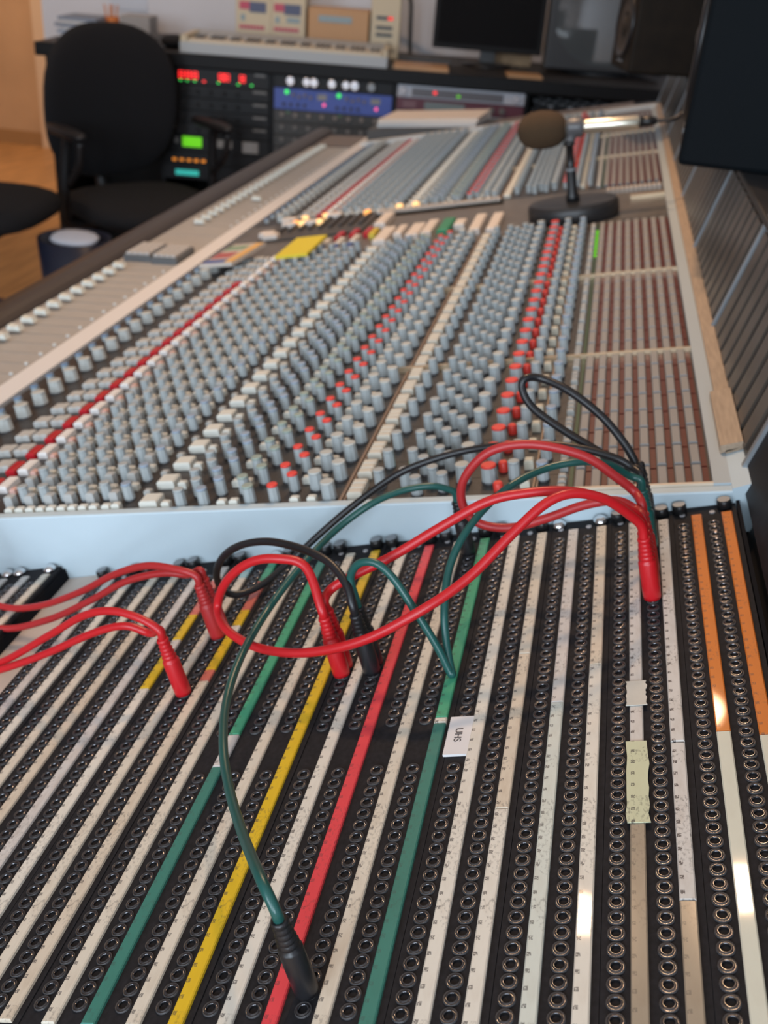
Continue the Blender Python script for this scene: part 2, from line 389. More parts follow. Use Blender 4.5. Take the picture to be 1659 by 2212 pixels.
BTNS = [('L', s, .0200) for s in (-.5855, -.5645, -.5445, -.5245, -.5030, -.4800)] + [('p', -.6690, .0285), ('p', -.6605, .0285), ('p', -.6475, .0285), ('p', -.6390, .0285), ('r', -.6265, .020), ('v', -.6130, .0215), ('k', -.6000, .0100)] + \
    [('w', -.578 + i * .0105, .0050) for i in range(9)] + [('w', -.482, .0050), ('w', -.473, .0060)] + \
    [('W', -.442, .0125), ('g', -.454, .032), ('w', -.4255, .0060), ('w', -.3735, .0050), ('w', -.3625, .0050), ('w', -.3085, .0050), ('w', -.2935, .0050), ('3', -.2575, .0105), ('3', -.2575, .0197), ('3', -.2575, .0289), ('R', -.1400, .0110), ('y', -.1190, .0150), ('g', -.0905, .0075), ('g', -.0905, .0170), ('g', -.0905, .0265)]
ROUTES = [-.077, -.0645, -.052, -.0395, -.027, -.0143, -.0015, .0112]
RT_ME = G().box(-.0036, .0036, .002, .0365, 0, .0048, 0, .0008).mesh('routing_switch', [ROUTE])
RL_ME = G().box(-.0022, .0022, .0012, .0373, 0, .0014, 0).mesh('led_strip', [LEDRED])
PANEL_ME = G().box(-0.757, 0.0215, 0.0003, CP - 0.0003, -0.005, 0.0).mesh('channel_strip', [PANEL])

def stuff_groups(): return {}
bulk_k = {}; bulk_b = {}
NK_OBJ, NB_OBJ = 11, 8
for i in range(NCH):
    y = Y0 + i * CP; W = CH @ T((0, y, 0))
    st = link('channel_strip', PANEL_ME, console, W)
    for k, s, dy in KNOBS:
        Wk = CH @ T((s, y + dy, 0)) @ RZ(random.uniform(0, 20))
        if i < NK_OBJ: link('knob', KME[k], st, Wk)
        else: bulk_k.setdefault(k, G()).add(KN[k], Wk)
    for k, s, dy in BTNS:
        if k == 'r' and i > 19: k = 'p'          # the last channels have grey keys here
        Wk = CH @ T((s, y + dy, 0))
        if i < NB_OBJ: link('button', BME[k], st, Wk)
        else: bulk_b.setdefault(k, G()).add(BT[k][0], Wk)
    for s in ROUTES:
        link('routing_switch', RT_ME, st, CH @ T((s, y, 0))); link('led_strip', RL_ME, st, CH @ T((s + .0063, y, 0)))
# far bank of channels, beyond the centre section
YF0 = 1.66; NF = 26
farp = G(); routef = G(); ledf = G()
for i in range(NF):
    y = YF0 + i * CP
    farp_o = link('channel_strip', PANEL_ME, console, CH @ T((0, y, 0)))
    for k, s, dy in KNOBS: bulk_k.setdefault(k, G()).add(KN[k], CH @ T((s, y + dy, 0)))
    for k, s, dy in BTNS: bulk_b.setdefault(k, G()).add(BT[k][0], CH @ T((s, y + dy, 0)))
    for s in ROUTES:
        routef.box(s - .0036, s + .0036, y + .002, y + .0365, 0, .0048, 0, M=CH); ledf.box(s + .0041, s + .0085, y + .0012, y + .0373, 0, .0014, 0, M=CH)
for k, g in bulk_k.items(): stuff(part('distant_knobs', g, KMATS[k], console, I4))
for k, g in bulk_b.items(): stuff(part('distant_buttons', g, [BT[k][1]], console, I4))
stuff(part('distant_routing_switches', routef, [ROUTE], console, I4)); stuff(part('distant_led_strips', ledf, [LEDRED], console, I4))
# lengthwise trim lines and the lit green leds
for ya, yb in ((Y0, Y0 + NCH * CP), (YF0, YF0 + NF * CP)):
    part('trim_line', G().box(-.2705, -.2680, ya, yb, 0, .0022, 0, M=CH).box(-.2665, -.2650, ya, yb, 0, .0022, 0, M=CH), [mat('trim_brown', (0.24, 0.165, 0.12), 0.5)], console, I4)
    part('trim_line', G().box(-.1135, -.1123, ya, yb, 0, .0018, 0, M=CH).box(-.1108, -.1096, ya, yb, 0, .0018, 0, M=CH), [mat('trim_tan', (0.40, 0.27, 0.18), 0.5)], console, I4)
    part('green_marker_strip', G().box(-.0855, -.0825, ya, yb, 0, .0014, 0, M=CH), [LEDGRN], console, I4)
for i in range(8):
    part('lit_led', G().box(-.0858, -.0822, 0, .0055, 0, .003), [LGRN2], console, CH @ T((0, 1.16 + i * 0.0205, 0)))
part('lit_led', G().lathe([(.0022, 0), (.0022, .003), (.001, .004)], 10), [LGRN], console, CH @ T((-.222, 0.506, 0)))
# bucket dividers across the routing area
for y in (Y0 + 8 * CP, Y0 + 16 * CP, YF0 + 8 * CP, YF0 + 16 * CP):
    part('bucket_divider', G().box(-.30, .0215, y - .0011, y + .0011, 0, .0062, 0, M=CH), [BRASS], console, I4)
# right hand rail below the meter bridge
part('rail_corner', G().prism([(0.034, -0.03), (0.0480, -0.03), (0.0480, 0.010), (0.034, 0.0062)], Y0 - .011, Y0 + .049, 0, CH), [PAINT], console, I4)
part('rail', G().prism([(0.0215, -0.004), (0.034, -0.004), (0.034, 0.006), (0.0215, 0.006)], Y0 - .0005, 2.70, 0, CH), [RAILP], console, I4)
part('wood_rail', G().prism([(0.0342, -0.002), (0.0470, -0.002), (0.0470, 0.011), (0.0342, 0.009)], Y0 + 0.05, 2.70, 0, CH), [WOODR], console, I4)
part('wood_block', G().prism([(0.030, 0.0062), (0.0470, 0.0112), (0.0470, 0.016), (0.030, 0.013)], Y0 + 0.05, 0.60, 0, CH), [WOODR], console, I4)
# near edge bar of the bucket
part('edge_bar', G().box(-.085, .0215, Y0 - .0005, Y0 + .0025, 0.0002, .0062, 0, M=CH), [mat('edge_bar_paint', (0.72, 0.60, 0.47), 0.4)], console, I4)

# fader section
part('trim_strip', G().prism([(-.785, fz(-.785) - .005), (-.742, cz(-.742) - .005), (-.742, cz(-.742) + .004), (-.785, fz(-.785) + .003)], Y0 + .002, Y_END), [CREAM], console, I4)
for ya, yb, nm in ((Y0, 1.372, 0), (1.374, 1.60, 1), (1.602, 2.68, 2)):
    part('fader_panel', G().prism([(-.906, fz(-.906) - .005), (-.7855, fz(-.7855) - .005), (-.7855, fz(-.7855)), (-.906, fz(-.906))], ya, yb), [FADERP], console, I4)
part('far_blank_panel', G().prism([(-.906, fz(-.906) - .005), (-.7855, fz(-.7855) - .005), (-.742, cz(-.742) - .005), (-.02, cz(-.02) - .005), (-.02, cz(-.02)), (-.742, cz(-.742)), (-.7855, fz(-.7855)), (-.906, fz(-.906))], 2.702, Y_END), [mat('blank_panel_brown', (0.16, 0.125, 0.105), 0.5)], console, I4)
FD = T((-.785, 0, -.168)) @ RY(-4.0)
capm = mat('fader_cap_white', (0.70, 0.72, 0.66), 0.4)
CAP = G().prism([(-.0105, 0.004), (.0105, 0.004), (.0085, .012), (.003, .0105), (-.003, .0105), (-.0085, .012)], -.0062, .0062).mesh('fader_cap', [capm])
SLOT = G().box(-.095, -.018, -.0012, .0012, 0, .0006).mesh('fader_slot', [mat('slot_dark', (0.30, 0.27, 0.24), 0.5)])
DOT = G().lathe([(.0028, 0), (.0026, .0022)], 10).mesh('fader_button', [mat('fader_button_pale', (0.62, 0.66, 0.66), 0.4)])
for i in list(range(4, NCH)) + list(range(32, 58)):
    y = Y0 + (i + .5) * CP
    link('fader_slot', SLOT, console, FD @ T((0, y, 0)))
    link('fader_cap', CAP, console, FD @ T((-.093 if i < NCH else -.078, y, 0)))
    link('fader_button', DOT, console, FD @ T((-.012, y, 0)))
link('fader_cap', CAP, console, FD @ T((-.036, 1.925, 0)))
# keypads at the centre of the fader section
for x0, x1, y0, y1 in ((-.1085, -.058, 1.392, 1.475), (-.054, -.006, 1.385, 1.470)):
    kp = part('keypad', G().box(x0, x1, y0, y1, 0, .012, 0, .002), [mat('keypad_base', (0.10, 0.105, 0.11), 0.5)], console, FD)
    for a in range(4):
        for b in range(4):
            ax = x0 + .003 + a * (x1 - x0 - .006) / 4; by = y0 + .003 + b * (y1 - y0 - .006) / 4
            part('key', G().box(ax + .0008, ax + (x1 - x0 - .006) / 4 - .0008, by + .0008, by + (y1 - y0 - .006) / 4 - .0008, .0112, .016, 0, .001), [mat('key_grey', (0.46, 0.44, 0.42), 0.5)], kp, FD)
# padded armrest
ar = []
for i in range(9):
    t = PI * i / 8; ar.append((-.938 + .031 * math.cos(t), fz(-.93) - .004 + .018 * math.sin(t)))
part('armrest', G().prism([(-.970, -.235), (-.906, -.235)] + ar, Y0 - .01, Y_END + .05), [ARMP], console, I4, 0.002)

# centre section
CY0, CY1 = Y0 + NCH * CP + .002, YF0 - .002
part('centre_panel', G().box(-.757, .0215, CY0, CY1, -.006, -.001, 0, M=CH), [mat('centre_panel_paint', (0.115, 0.102, 0.092), 0.4, var=0.2, scale=60)], console, I4)
part('recess_panel', G().box(-.70, -.50, 1.50, 1.655, -.0009, .003, 0, M=CH), [mat('recess_dark', (0.05, 0.042, 0.036), 0.45)], console, I4)
for i in range(9):
    part('rib', G().box(-.675 + i * .0195, -.668 + i * .0195, 1.555, 1.648, .003, .0075, 0, .001), [mat('rib_dark', (0.028, 0.024, 0.022), 0.4)], console, CH)
def cb(s0, s1, y0, y1, h, m, nm='long_button'):
    part(nm, G().box(s0, s1, y0, y1, -.001, h, 0, min(.002, h * .3)), [m], console, CH)
WB = mat('label_block_white', (0.68, 0.61, 0.55), 0.5)
for s0, s1, y0, y1 in ((-.452, -.430, 1.375, 1.475), (-.424, -.410, 1.415, 1.480), (-.400, -.378, 1.395, 1.480), (-.375, -.357, 1.40, 1.495), (-.324, -.306, 1.435, 1.475), (-.292, -.274, 1.385, 1.500), (-.262, -.244, 1.375, 1.495), (-.480, -.460, 1.515, 1.610)):
    cb(s0, s1, y0, y1, .010, WB)
cb(-.347, -.327, 1.400, 1.490, .011, mat('label_block_green', (0.03, 0.24, 0.12), 0.45))
for i, (m, ya) in enumerate(((mat('tab_white', (0.6, 0.58, 0.54)), 1.39), (BRED, 1.44), (mat('tab_white', (0.6, 0.6, 0.6)), 1.39), (BRED, 1.45), (mat('tab_white', (0.6, 0.6, 0.6)), 1.40), (BRED, 1.45), (mat('tab_yellow', (0.62, 0.47, 0.05)), 1.44))):
    s = -.548 + i * .0125
    cb(s, s + .0105, ya, ya + .045, .009, m, 'coloured_key')
for s in (-.548, -.523, -.498): cb(s, s + .011, 1.372, 1.386, .009, mat('key_blue', (0.05, 0.12, 0.36), 0.4), 'coloured_key')
# small button row and lamps in front of the far bank
for i in range(30):
    s = -.50 + i * .0078
    cb(s, s + .0060, 1.636 - .0, 1.652, .0085, mat('row_button', (0.52, 0.45, 0.39), 0.5), 'row_button')
for i in range(12):
    s = -.075 + i * .0078
    cb(s, s + .0060, 1.600, 1.616, .0085, mat('row_button', (0.52, 0.45, 0.39), 0.5), 'row_button')
part('painted_shadow_strip', G().box(-.51, -.26, 1.622, 1.634, -.001, .002, 0, M=CH), [HOLE], console, I4)  # black strip painting the shade in front of the button row
for s, y, m in ((-.655, 1.610, ORNG), (-.640, 1.602, ORNG2), (-.604, 1.600, ORNG2), (-.648, 1.652, ORNG2), (-.606, 1.652, ORNG2), (-.520, 1.640, ORNG), (-.462, 1.664, ORNG2), (-.430, 1.664, ORNG2)):
    part('lit_button', G().lathe([(.0072, .002), (.0072, .010), (.005, .012)], 14), [m], console, CH @ T((s, y, 0)))
for s, y in ((-.68, 1.652), (-.665, 1.606), (-.588, 1.652), (-.620, 1.606), (-.69, 1.54), (-.675, 1.515)):
    part('key_block', G().box(-.014, .014, -.010, .010, 0, .011, 0, .0015), [WB], console, CH @ T((s, y, 0)))
part('slanted_strip', G().box(-.035, .0215, 1.535, 1.548, -.001, .005, 0, M=CH), [BRASS], console, I4)

# meter bridge
TH = math.radians(76); BX, BZ = 0.0405, 0.020
MBW = T((BX, 0, BZ)) @ RY(-76)                 # x up the face, y along, z out of the face (towards the operator)
mp0, pitch = 0.457, 0.335
for i in range(-2, 7):
    ya, yb = mp0 + i * pitch, min(mp0 + (i + 1) * pitch, Y_END)
    if ya > 2.7: break
    dark = i < 0
    pn = part('meter_panel', G().box(0, .128, max(ya, -.05) + .004, yb - .004, -.006, -.001), [mat('bridge_black', (0.006, 0.0065, 0.009), 0.5, var=0.6, scale=90, spec=0.25) if dark else METERG], console, MBW)
    part('panel_joint', G().box(-.002, .129, yb - .003, yb + .003, -.006, .0018), [ALU], console, MBW)
    if not dark:
        for j in range(8):
            y = ya + .014 + j * (pitch - .028) / 8
            part('meter_window', G().box(.012, .116, y + .006, y + (pitch - .028) / 8 - .006, -.001, .0012), [METERF], pn, MBW)
part('bridge_cap', G().box(0.066, 0.34, -.05, Y_END, 0.1365, 0.1445), [mat('bridge_cap_black', (0.02, 0.02, 0.022), 0.45)], console, I4, 0.002)

# ------------------------------------------------------------------ patch bay
PB = RY(-18)
JP = 0.0084; PW = 0.04445
def jack_uv(k, v):
    p, j = divmod(k, 2); return p * PW + j * .021, v * JP
bay = thing('patch_bay', 'wide black patch bay with colour-coded label strips set into the console end', 'patch bay', PB)
CREAMS = [strip_mat('label_cream_%d' % i, c, ink, gr) for i, (c, ink, gr) in enumerate([((.66, .60, .50), .7, .30), ((.70, .66, .58), .75, .2), ((.60, .57, .54), .6, .45), ((.63, .55, .44), .75, .35)])]
GREENA = strip_mat('label_green', (0.06, 0.34, 0.19), .6, .15); TEAL = strip_mat('label_teal', (0.045, 0.195, 0.155), .35, .12)
REDL = strip_mat('label_red', (0.72, 0.06, 0.075), .5, .1); YELL = strip_mat('label_yellow', (0.70, 0.46, 0.02), .65, .15)
ORNL = strip_mat('label_orange', (0.62, 0.175, 0.022), .5, .15); PALE = strip_mat('label_pale', (0.62, 0.62, 0.52), 0.0, .1)
PRINT = strip_mat('label_print', (0.60, 0.58, 0.55), .9, .35); GLASSY = strip_mat('label_bare_holder', (0.33, 0.27, 0.20), .4, .2, .15)
SAL = strip_mat('label_salmon', (0.62, 0.16, 0.12), .5, .3)
VE = (-1.3, 48.6)
SEG = {1: [(-1.3, 19.5, PALE), (19.5, 48.6, ORNL)], 0: [(-1.3, 20, PALE), (20, 48.6, ORNL)], -1: [(-1.3, 7, GLASSY), (7, 19.3, PRINT), (19.4, 48.6, PRINT)],
       -2: [(-1.3, 12.6, GLASSY), (12.6, 48.6, PRINT)], -3: [(-1.3, 28, CREAMS[1]), (28, 48.6, CREAMS[3])], -4: [(-1.3, 24, strip_mat('label_mint', (.60, .63, .57), .7, .2)), (24, 48.6, CREAMS[2])],
       -5: [(-1.3, 14, CREAMS[1]), (14, 30, CREAMS[3]), (30, 48.6, CREAMS[0])], -6: [(-1.3, 48.6, CREAMS[1])], -7: [(-1.3, 22.4, TEAL), (22.4, 23, CREAMS[1]), (23, 48.6, GREENA)],
       -8: [(-1.3, 48.6, CREAMS[0])], -9: [(-1.3, 48.6, REDL)], -10: [(-1.3, 48.6, CREAMS[1])], -11: [(-1.3, 48.6, YELL)], -12: [(-1.3, 48.6, CREAMS[0])],
       -13: [(-1.3, 19, TEAL), (19, 22.5, CREAMS[2]), (22.5, 44, GREENA), (44, 48.6, TEAL)], -14: [(-1.3, 48.6, CREAMS[0])],
       -15: [(-1.3, 29.5, CREAMS[3]), (29.5, 31, SAL), (31, 36, YELL), (36, 37.5, CREAMS[1]), (37.5, 40, YELL), (40, 45, SAL), (45, 48.6, GREENA)],
       -16: [(-1.3, 46, CREAMS[0]), (46, 48.6, mat('label_blue', (0.3, 0.48, 0.52), .4))], -17: [(-1.3, 29, CREAMS[1]), (29, 34, YELL), (34, 36, CREAMS[2]), (36, 40, YELL), (40, 46, SAL), (46, 48.6, CREAMS[2])]}
PPANEL = G().box(-.0064, .0378, -.018, .4225, -.003, 0, 0).mesh('patch_panel', [BLACKP])
SCREWB = G().lathe([(.0052, 0), (.0052, .006), (.0045, .0075)], 14, [0, 0, 1]).mesh('panel_screw', [BLACKPL, ALU])
SCREWS = G().lathe([(.0058, 0), (.0055, .003), (.003, .0052)], 14).mesh('panel_screw', [NICKEL])
def jack_g():
    return G().lathe([(.0040, 0), (.0039, .0009), (.0036, .0010), (.0034, .0005), (.0029, .0010), (.0024, .0013), (.0021, .0009), (.0019, .0001), (.0018, -.004)], 16, [1, 1, 1, 0, 0, 0, 0, 2, 2, 2], cap0=False, cap1=True)
JG = jack_g(); JM = [JDISH, JRIM, HOLE]; JME = JG.mesh('jack', JM)
PLUGGED = {(-10, 29), (-10, 30), (-9, 29), (-9, 30), (-8, 1), (-7, 46), (-15, 28), (-15, 29), (-15, 36), (-15, 37)} | {(-1, v) for v in (36, 37, 38, 40, 44, 45, 46, 47)}
pos = []
panels = {}
def in_frame(P):
    d = Vector(P) - CAM; z = d.dot(fwd)
    return z > 0 and abs(d.dot(right) / z * F_PX) < 829 and abs(d.dot(up) / z * F_PX) < 1106
for p in range(-11, 1):
    dx = random.uniform(-.0002, .0002)
    pn = link('patch_panel', PPANEL, bay, PB @ T((p * PW, random.uniform(-.0006, .0006), random.uniform(-.0004, .0004)))); panels[p] = pn
    for u, sil in ((-.0015, p in (-2,)), (.030, p in (-2, -8))):
        link('panel_screw', SCREWS if sil else SCREWB, pn, WM[pn.name] @ T((u, .4165, 0)))
    for j in (0, 1):
        k = 2 * p + j
        for v0, v1, m in SEG.get(k, [(-1.3, 48.6, CREAMS[(k * 7) % 4])]):
            part('label_strip', G().box(-.0036, .0036, (v0 - .0) * JP, v1 * JP - .0002, 0, .0021, 0, .0006), [m], pn, WM[pn.name] @ T((j * .021 + .0098, .0042, 0)) @ T((0, -.0042, 0)))
        part('index_dot', G().lathe([(.0022, 0), (.0020, .0009)], 10), [mat('dot_grey', (0.35, 0.34, 0.35), 0.4)], pn, WM[pn.name] @ T((j * .021, 49.0 * JP, 0)))
        for v in range(48):
            if -13 <= k <= -6 and 19 <= v <= 22: continue
            u, y = jack_uv(k, v); P = PB @ Vector((u, y, 0)); pos.append(((P - CAM).length if in_frame(P) else 9, k, v, p))
pos.sort()
rest = G()
for n, (d, k, v, p) in enumerate(pos):
    W = WM[panels[p].name] @ T(((k % 2) * .021, v * JP, 0))
    if n < 300: link('jack', JME, panels[p], W)
    else: rest.add(JG, W)
stuff(part('distant_jacks', rest, JM, bay, I4))
# frame of the bay, beige filler panel beside it
part('bay_frame', G().box(.0385, .0410, -.03, .4232, -.012, .002), [mat('bay_edge_black', (0.008, 0.008, 0.010), 0.85, spec=0.1)], bay, PB)
part('filler_panel', G().box(-.5298, -.4965, -.03, .4235, -.005, -.0005), [mat('filler_beige', (0.56, 0.48, 0.42), 0.5, var=0.1, scale=25)], bay, PB)
# stuck-on labels
def lab(g, m, W): return part('paper_label', g, [m], bay, W)
lb = lab(G().box(-.0070, .0070, -.0164, .0164, 0, .0016), mat('label_paper', (0.72, 0.70, 0.70), 0.5), PB @ T((-.1339, 21.05 * JP, .0001)))
cu = bpy.data.curves.new('label_text', 'FONT'); cu.body = 'UHS'; cu.size = .0062; cu.align_x = 'CENTER'; cu.extrude = .0001
tmp = bpy.data.objects.new('label_text', cu); COL.objects.link(tmp)
me_t = bpy.data.meshes.new_from_object(tmp); bpy.data.objects.remove(tmp)
me_t.materials.clear(); me_t.materials.append(mat('ink', (0.03, 0.03, 0.04), 0.6))
link('label_lettering', me_t, lb, PB @ T((-.1362, 21.05 * JP, .0018)) @ RZ(-90))
TAPE = mat('masking_tape', (0.55, 0.53, 0.47), 0.6, var=0.1, scale=60); TAPE2 = strip_mat('masking_tape_note', (0.58, 0.59, 0.40), .8, .1, .6)
def tape(v0, v1, m, seed):
    random.seed(seed); g = G(); n = 10; L = []; R_ = []
    for i in range(n + 1):
        y = (v0 + (v1 - v0) * i / n) * JP; L.append((-.0052 + random.uniform(-.0004, .0004), y)); R_.append((.0058 + random.uniform(-.0006, .0006), y))
    for i in range(n):
        g.quad([(*L[i], .0027), (*R_[i], .0027), (*R_[i + 1], .0027), (*L[i + 1], .0027)])
        g.quad([(*L[i], .0022), (*L[i], .0027), (*L[i + 1], .0027), (*L[i + 1], .0022)]); g.quad([(*R_[i], .0027), (*R_[i], .0022), (*R_[i + 1], .0022), (*R_[i + 1], .0027)])
    g.quad([(*L[0], .0022), (*R_[0], .0022), (*R_[0], .0027), (*L[0], .0027)])
    part('tape_label', g, [m], bay, PB @ T((-.04445 + .0098, 0, 0)))
tape(23.0, 25.6, TAPE, 1); tape(12.4, 19.4, TAPE2, 2)

# second patch bay, raised, at the operator's side
PB2 = PB @ T((-.530, 0, .010))
bay2 = thing('patch_bay', 'small raised patch bay with white label strips left of the beige filler panel', 'patch bay', PB2)
part('bay_frame', G().box(-.26, 0, -.03, .4235, -.016, -.0005), [mat('bay_edge_black', (0.012, 0.012, 0.015))], bay2, PB2)
rest2 = G()
for p in range(-5, 0):
    W = PB2 @ T((p * PW + .0045, 0, .003)); pn = link('patch_panel', PPANEL, bay2, W)
    for u in (-.0015, .030): link('panel_screw', SCREWS, pn, W @ T((u, .4165, 0)))
    for j in (0, 1):
        part('label_strip', G().box(-.0036, .0036, -1.3 * JP, 48.6 * JP, 0, .0021, 0, .0006), [CREAMS[(j + p) % 3]], pn, W @ T((j * .021 + .0098, 0, 0)))
        for v in range(48):
            Wj = W @ T((j * .021, v * JP, 0))
            if p == -1 and v > 40: link('jack', JME, pn, Wj)
            else: rest2.add(JG, Wj)
stuff(part('distant_jacks', rest2, JM, bay2, I4))

# ------------------------------------------------------------------ patch cables
NV = (PB.to_3x3() @ Vector((0, 0, 1)))
BOOTL = .046
def boot_g():
    pr = [(.0030, -.004), (.0030, .0012), (.0056, .0014), (.0058, .004), (.0057, .028)]
    for i in range(5): z = .029 + i * .003; pr += [(.0054 - i * .0003, z), (.0044 - i * .0002, z + .001), (.0044 - i * .0002, z + .002)]
    pr += [(.0042, .0445), (.0036, BOOTL)]
    return G().lathe(pr, 16, [1, 1] + [0] * 40)
BOOTG = boot_g()
BOOTME = {}
def cord(label, cable_m, boot_ms, j0, pts, j1, rad=.0031, group=None):
    t = thing('patch_cable', label, 'patch cable', PB @ T((*jack_uv(*j0), 0)), group)
    part('cable', G().tube(pts, rad, 10, 0, 6), [cable_m], t, I4)
    for j, bm in zip((j0, j1), boot_ms):
        if j is None: continue
        W = (PB @ T((*jack_uv(*j), .001))) if len(j) == 2 else j[0]
        if bm.name not in BOOTME: BOOTME[bm.name] = BOOTG.mesh('plug', [bm, NICKEL])
        link('plug', BOOTME[bm.name], t, W)
    return t
S1 = [[-0.2256, 0.252, -0.0249], [-0.2281, 0.252, -0.0173], [-0.2262, 0.262, -0.0144], [-0.2139, 0.2651, -0.0042], [-0.1891, 0.2712, 0.0128], [-0.1625, 0.2783, 0.0343], [-0.1364, 0.2852, 0.0537], [-0.1148, 0.2902, 0.0612], [-0.09, 0.2957, 0.0645], [-0.0668, 0.3007, 0.0612], [-0.0468, 0.305, 0.0526], [-0.039, 0.3108, 0.0441], [-0.0365, 0.3108, 0.0365]]
S2 = [[-0.2256, 0.2436, -0.0249], [-0.2281, 0.2436, -0.0173], [-0.2434, 0.26, 0.0001], [-0.2627, 0.2625, 0.001], [-0.2822, 0.265, -0.0072], [-0.2992, 0.2676, -0.0268], [-0.3068, 0.27, -0.0506], [-0.2931, 0.25, -0.0531], [-0.2657, 0.235, -0.0513], [-0.2322, 0.225, -0.0401], [-0.1965, 0.22, -0.0196], [-0.165, 0.225, 0.0044], [-0.1388, 0.2423, 0.0236], [-0.1162, 0.2608, 0.0497], [-0.1001, 0.273, 0.0661], [-0.0847, 0.2813, 0.0712], [-0.0646, 0.2906, 0.0655], [-0.0451, 0.3, 0.051], [-0.039, 0.3024, 0.0441], [-0.0365, 0.3024, 0.0365]]
R4 = [[-0.0365, 0.336, 0.0365], [-0.039, 0.336, 0.0441], [-0.0441, 0.345, 0.047], [-0.0578, 0.3441, 0.0561], [-0.0809, 0.3427, 0.0681], [-0.1146, 0.3408, 0.0717], [-0.1409, 0.3392, 0.063], [-0.1555, 0.3379, 0.042], [-0.1555, 0.337, 0.0229], [-0.1436, 0.336, 0.0099], [-0.1213, 0.3348, 0.0104], [-0.0978, 0.3334, 0.0229], [-0.0755, 0.332, 0.0377], [-0.0558, 0.3308, 0.0454], [-0.0426, 0.33, 0.042], [-0.039, 0.3192, 0.0441], [-0.0365, 0.3192, 0.0365]]
K1 = [[-0.0365, 0.3948, 0.0365], [-0.039, 0.3948, 0.0441], [-0.0396, 0.4, 0.039], [-0.0511, 0.4079, 0.0517], [-0.0701, 0.4187, 0.0657], [-0.0956, 0.4309, 0.0766], [-0.1169, 0.44, 0.0797], [-0.1284, 0.435, 0.0799], [-0.1296, 0.4315, 0.073], [-0.1201, 0.4246, 0.0626], [-0.0979, 0.4132, 0.0545], [-0.0732, 0.4007, 0.0484], [-0.0527, 0.39, 0.0434], [-0.039, 0.3864, 0.0441], [-0.0365, 0.3864, 0.0365]]
K2 = [[-0.0365, 0.378, 0.0365], [-0.039, 0.378, 0.0441], [-0.0451, 0.385, 0.0453], [-0.057, 0.3877, 0.0492], [-0.0798, 0.3925, 0.0503], [-0.1058, 0.3979, 0.0471], [-0.1353, 0.4039, 0.0387], [-0.1654, 0.41, 0.0259], [-0.1918, 0.4069, 0.014], [-0.215, 0.4041, -0.0012], [-0.2449, 0.4, -0.0307], [-0.2678, 0.392, -0.0556], [-0.2877, 0.385, -0.0789], [-0.3038, 0.3645, -0.0911], [-0.3178, 0.35, -0.0946], [-0.328, 0.342, -0.0894], [-0.3297, 0.33, -0.0683], [-0.3221, 0.3217, -0.0455], [-0.3047, 0.3121, -0.0259], [-0.2807, 0.3, -0.0112], [-0.253, 0.2827, -0.0013], [-0.2299, 0.2666, 0.0023], [-0.2145, 0.252, -0.0021], [-0.2081, 0.2436, -0.0108], [-0.2056, 0.2436, -0.0184]]
G1 = [[-0.1833, 0.0084, -0.0112], [-0.1858, 0.0084, -0.0036], [-0.1961, 0.02, -0.0001], [-0.2181, 0.06, -0.0201], [-0.238, 0.0974, -0.031], [-0.2523, 0.13, -0.0349], [-0.2645, 0.17, -0.0408], [-0.2697, 0.21, -0.0411], [-0.2707, 0.26, -0.0438], [-0.2617, 0.305, -0.035], [-0.2459, 0.345, -0.0227], [-0.2234, 0.362, -0.0046], [-0.2026, 0.375, 0.004], [-0.1834, 0.3813, 0.008], [-0.1718, 0.385, 0.0059], [-0.1658, 0.3864, 0.0029], [-0.1633, 0.3864, -0.0047]]
G23 = [[-0.2056, 0.252, -0.0184], [-0.2081, 0.252, -0.0108], [-0.2127, 0.255, 0.0013], [-0.2075, 0.2526, 0.0142], [-0.1963, 0.25, 0.0183], [-0.184, 0.2464, 0.0118], [-0.1668, 0.24, -0.0061], [-0.1512, 0.2351, -0.0249], [-0.1421, 0.2318, -0.0384], [-0.1398, 0.231, -0.0404], [-0.1417, 0.2343, -0.0373], [-0.1474, 0.2439, -0.0241], [-0.1517, 0.255, -0.0078], [-0.1531, 0.273, 0.0084], [-0.1483, 0.29, 0.0236], [-0.1374, 0.3107, 0.0366], [-0.1224, 0.3304, 0.0464], [-0.1032, 0.35, 0.0515], [-0.0826, 0.3576, 0.0563], [-0.064, 0.364, 0.055], [-0.0468, 0.37, 0.0459], [-0.039, 0.3696, 0.0441], [-0.0365, 0.3696, 0.0365]]
def PBJ2(u, v): return PB2 @ T((u, v * JP, .004))
def tail(Wj): return [list(Wj @ Vector((0.004, 0, BOOTL + .030))), list(Wj @ Vector((0, 0, BOOTL + .012))), list(Wj @ Vector((0, 0, BOOTL)))]
A1 = [[-0.3324, 0.2352, -0.0596], [-0.3349, 0.2352, -0.052], [-0.3496, 0.238, -0.0476], [-0.3715, 0.2427, -0.0498], [-0.3946, 0.2472, -0.0617], [-0.4243, 0.2533, -0.0881], [-0.4743, 0.2628, -0.132], [-0.512, 0.268, -0.152], [-0.56, 0.275, -0.140]]
A2 = [[-0.3324, 0.2436, -0.0596], [-0.3349, 0.2436, -0.052], [-0.3462, 0.247, -0.0657], [-0.3653, 0.2487, -0.0648], [-0.3909, 0.2508, -0.0782], [-0.4302, 0.2541, -0.1071], [-0.4713, 0.2572, -0.1336], [-0.5097, 0.26, -0.1547], [-0.55, 0.265, -0.146]]
B1 = [[-0.3324, 0.3024, -0.0596], [-0.3349, 0.3024, -0.052], [-0.3471, 0.304, -0.0504], [-0.3755, 0.3119, -0.057], [-0.4058, 0.3201, -0.0754], [-0.4433, 0.3301, -0.1065], [-0.4874, 0.3408, -0.1361], [-0.5276, 0.3498, -0.1500], [-0.575, 0.356, -0.142]]
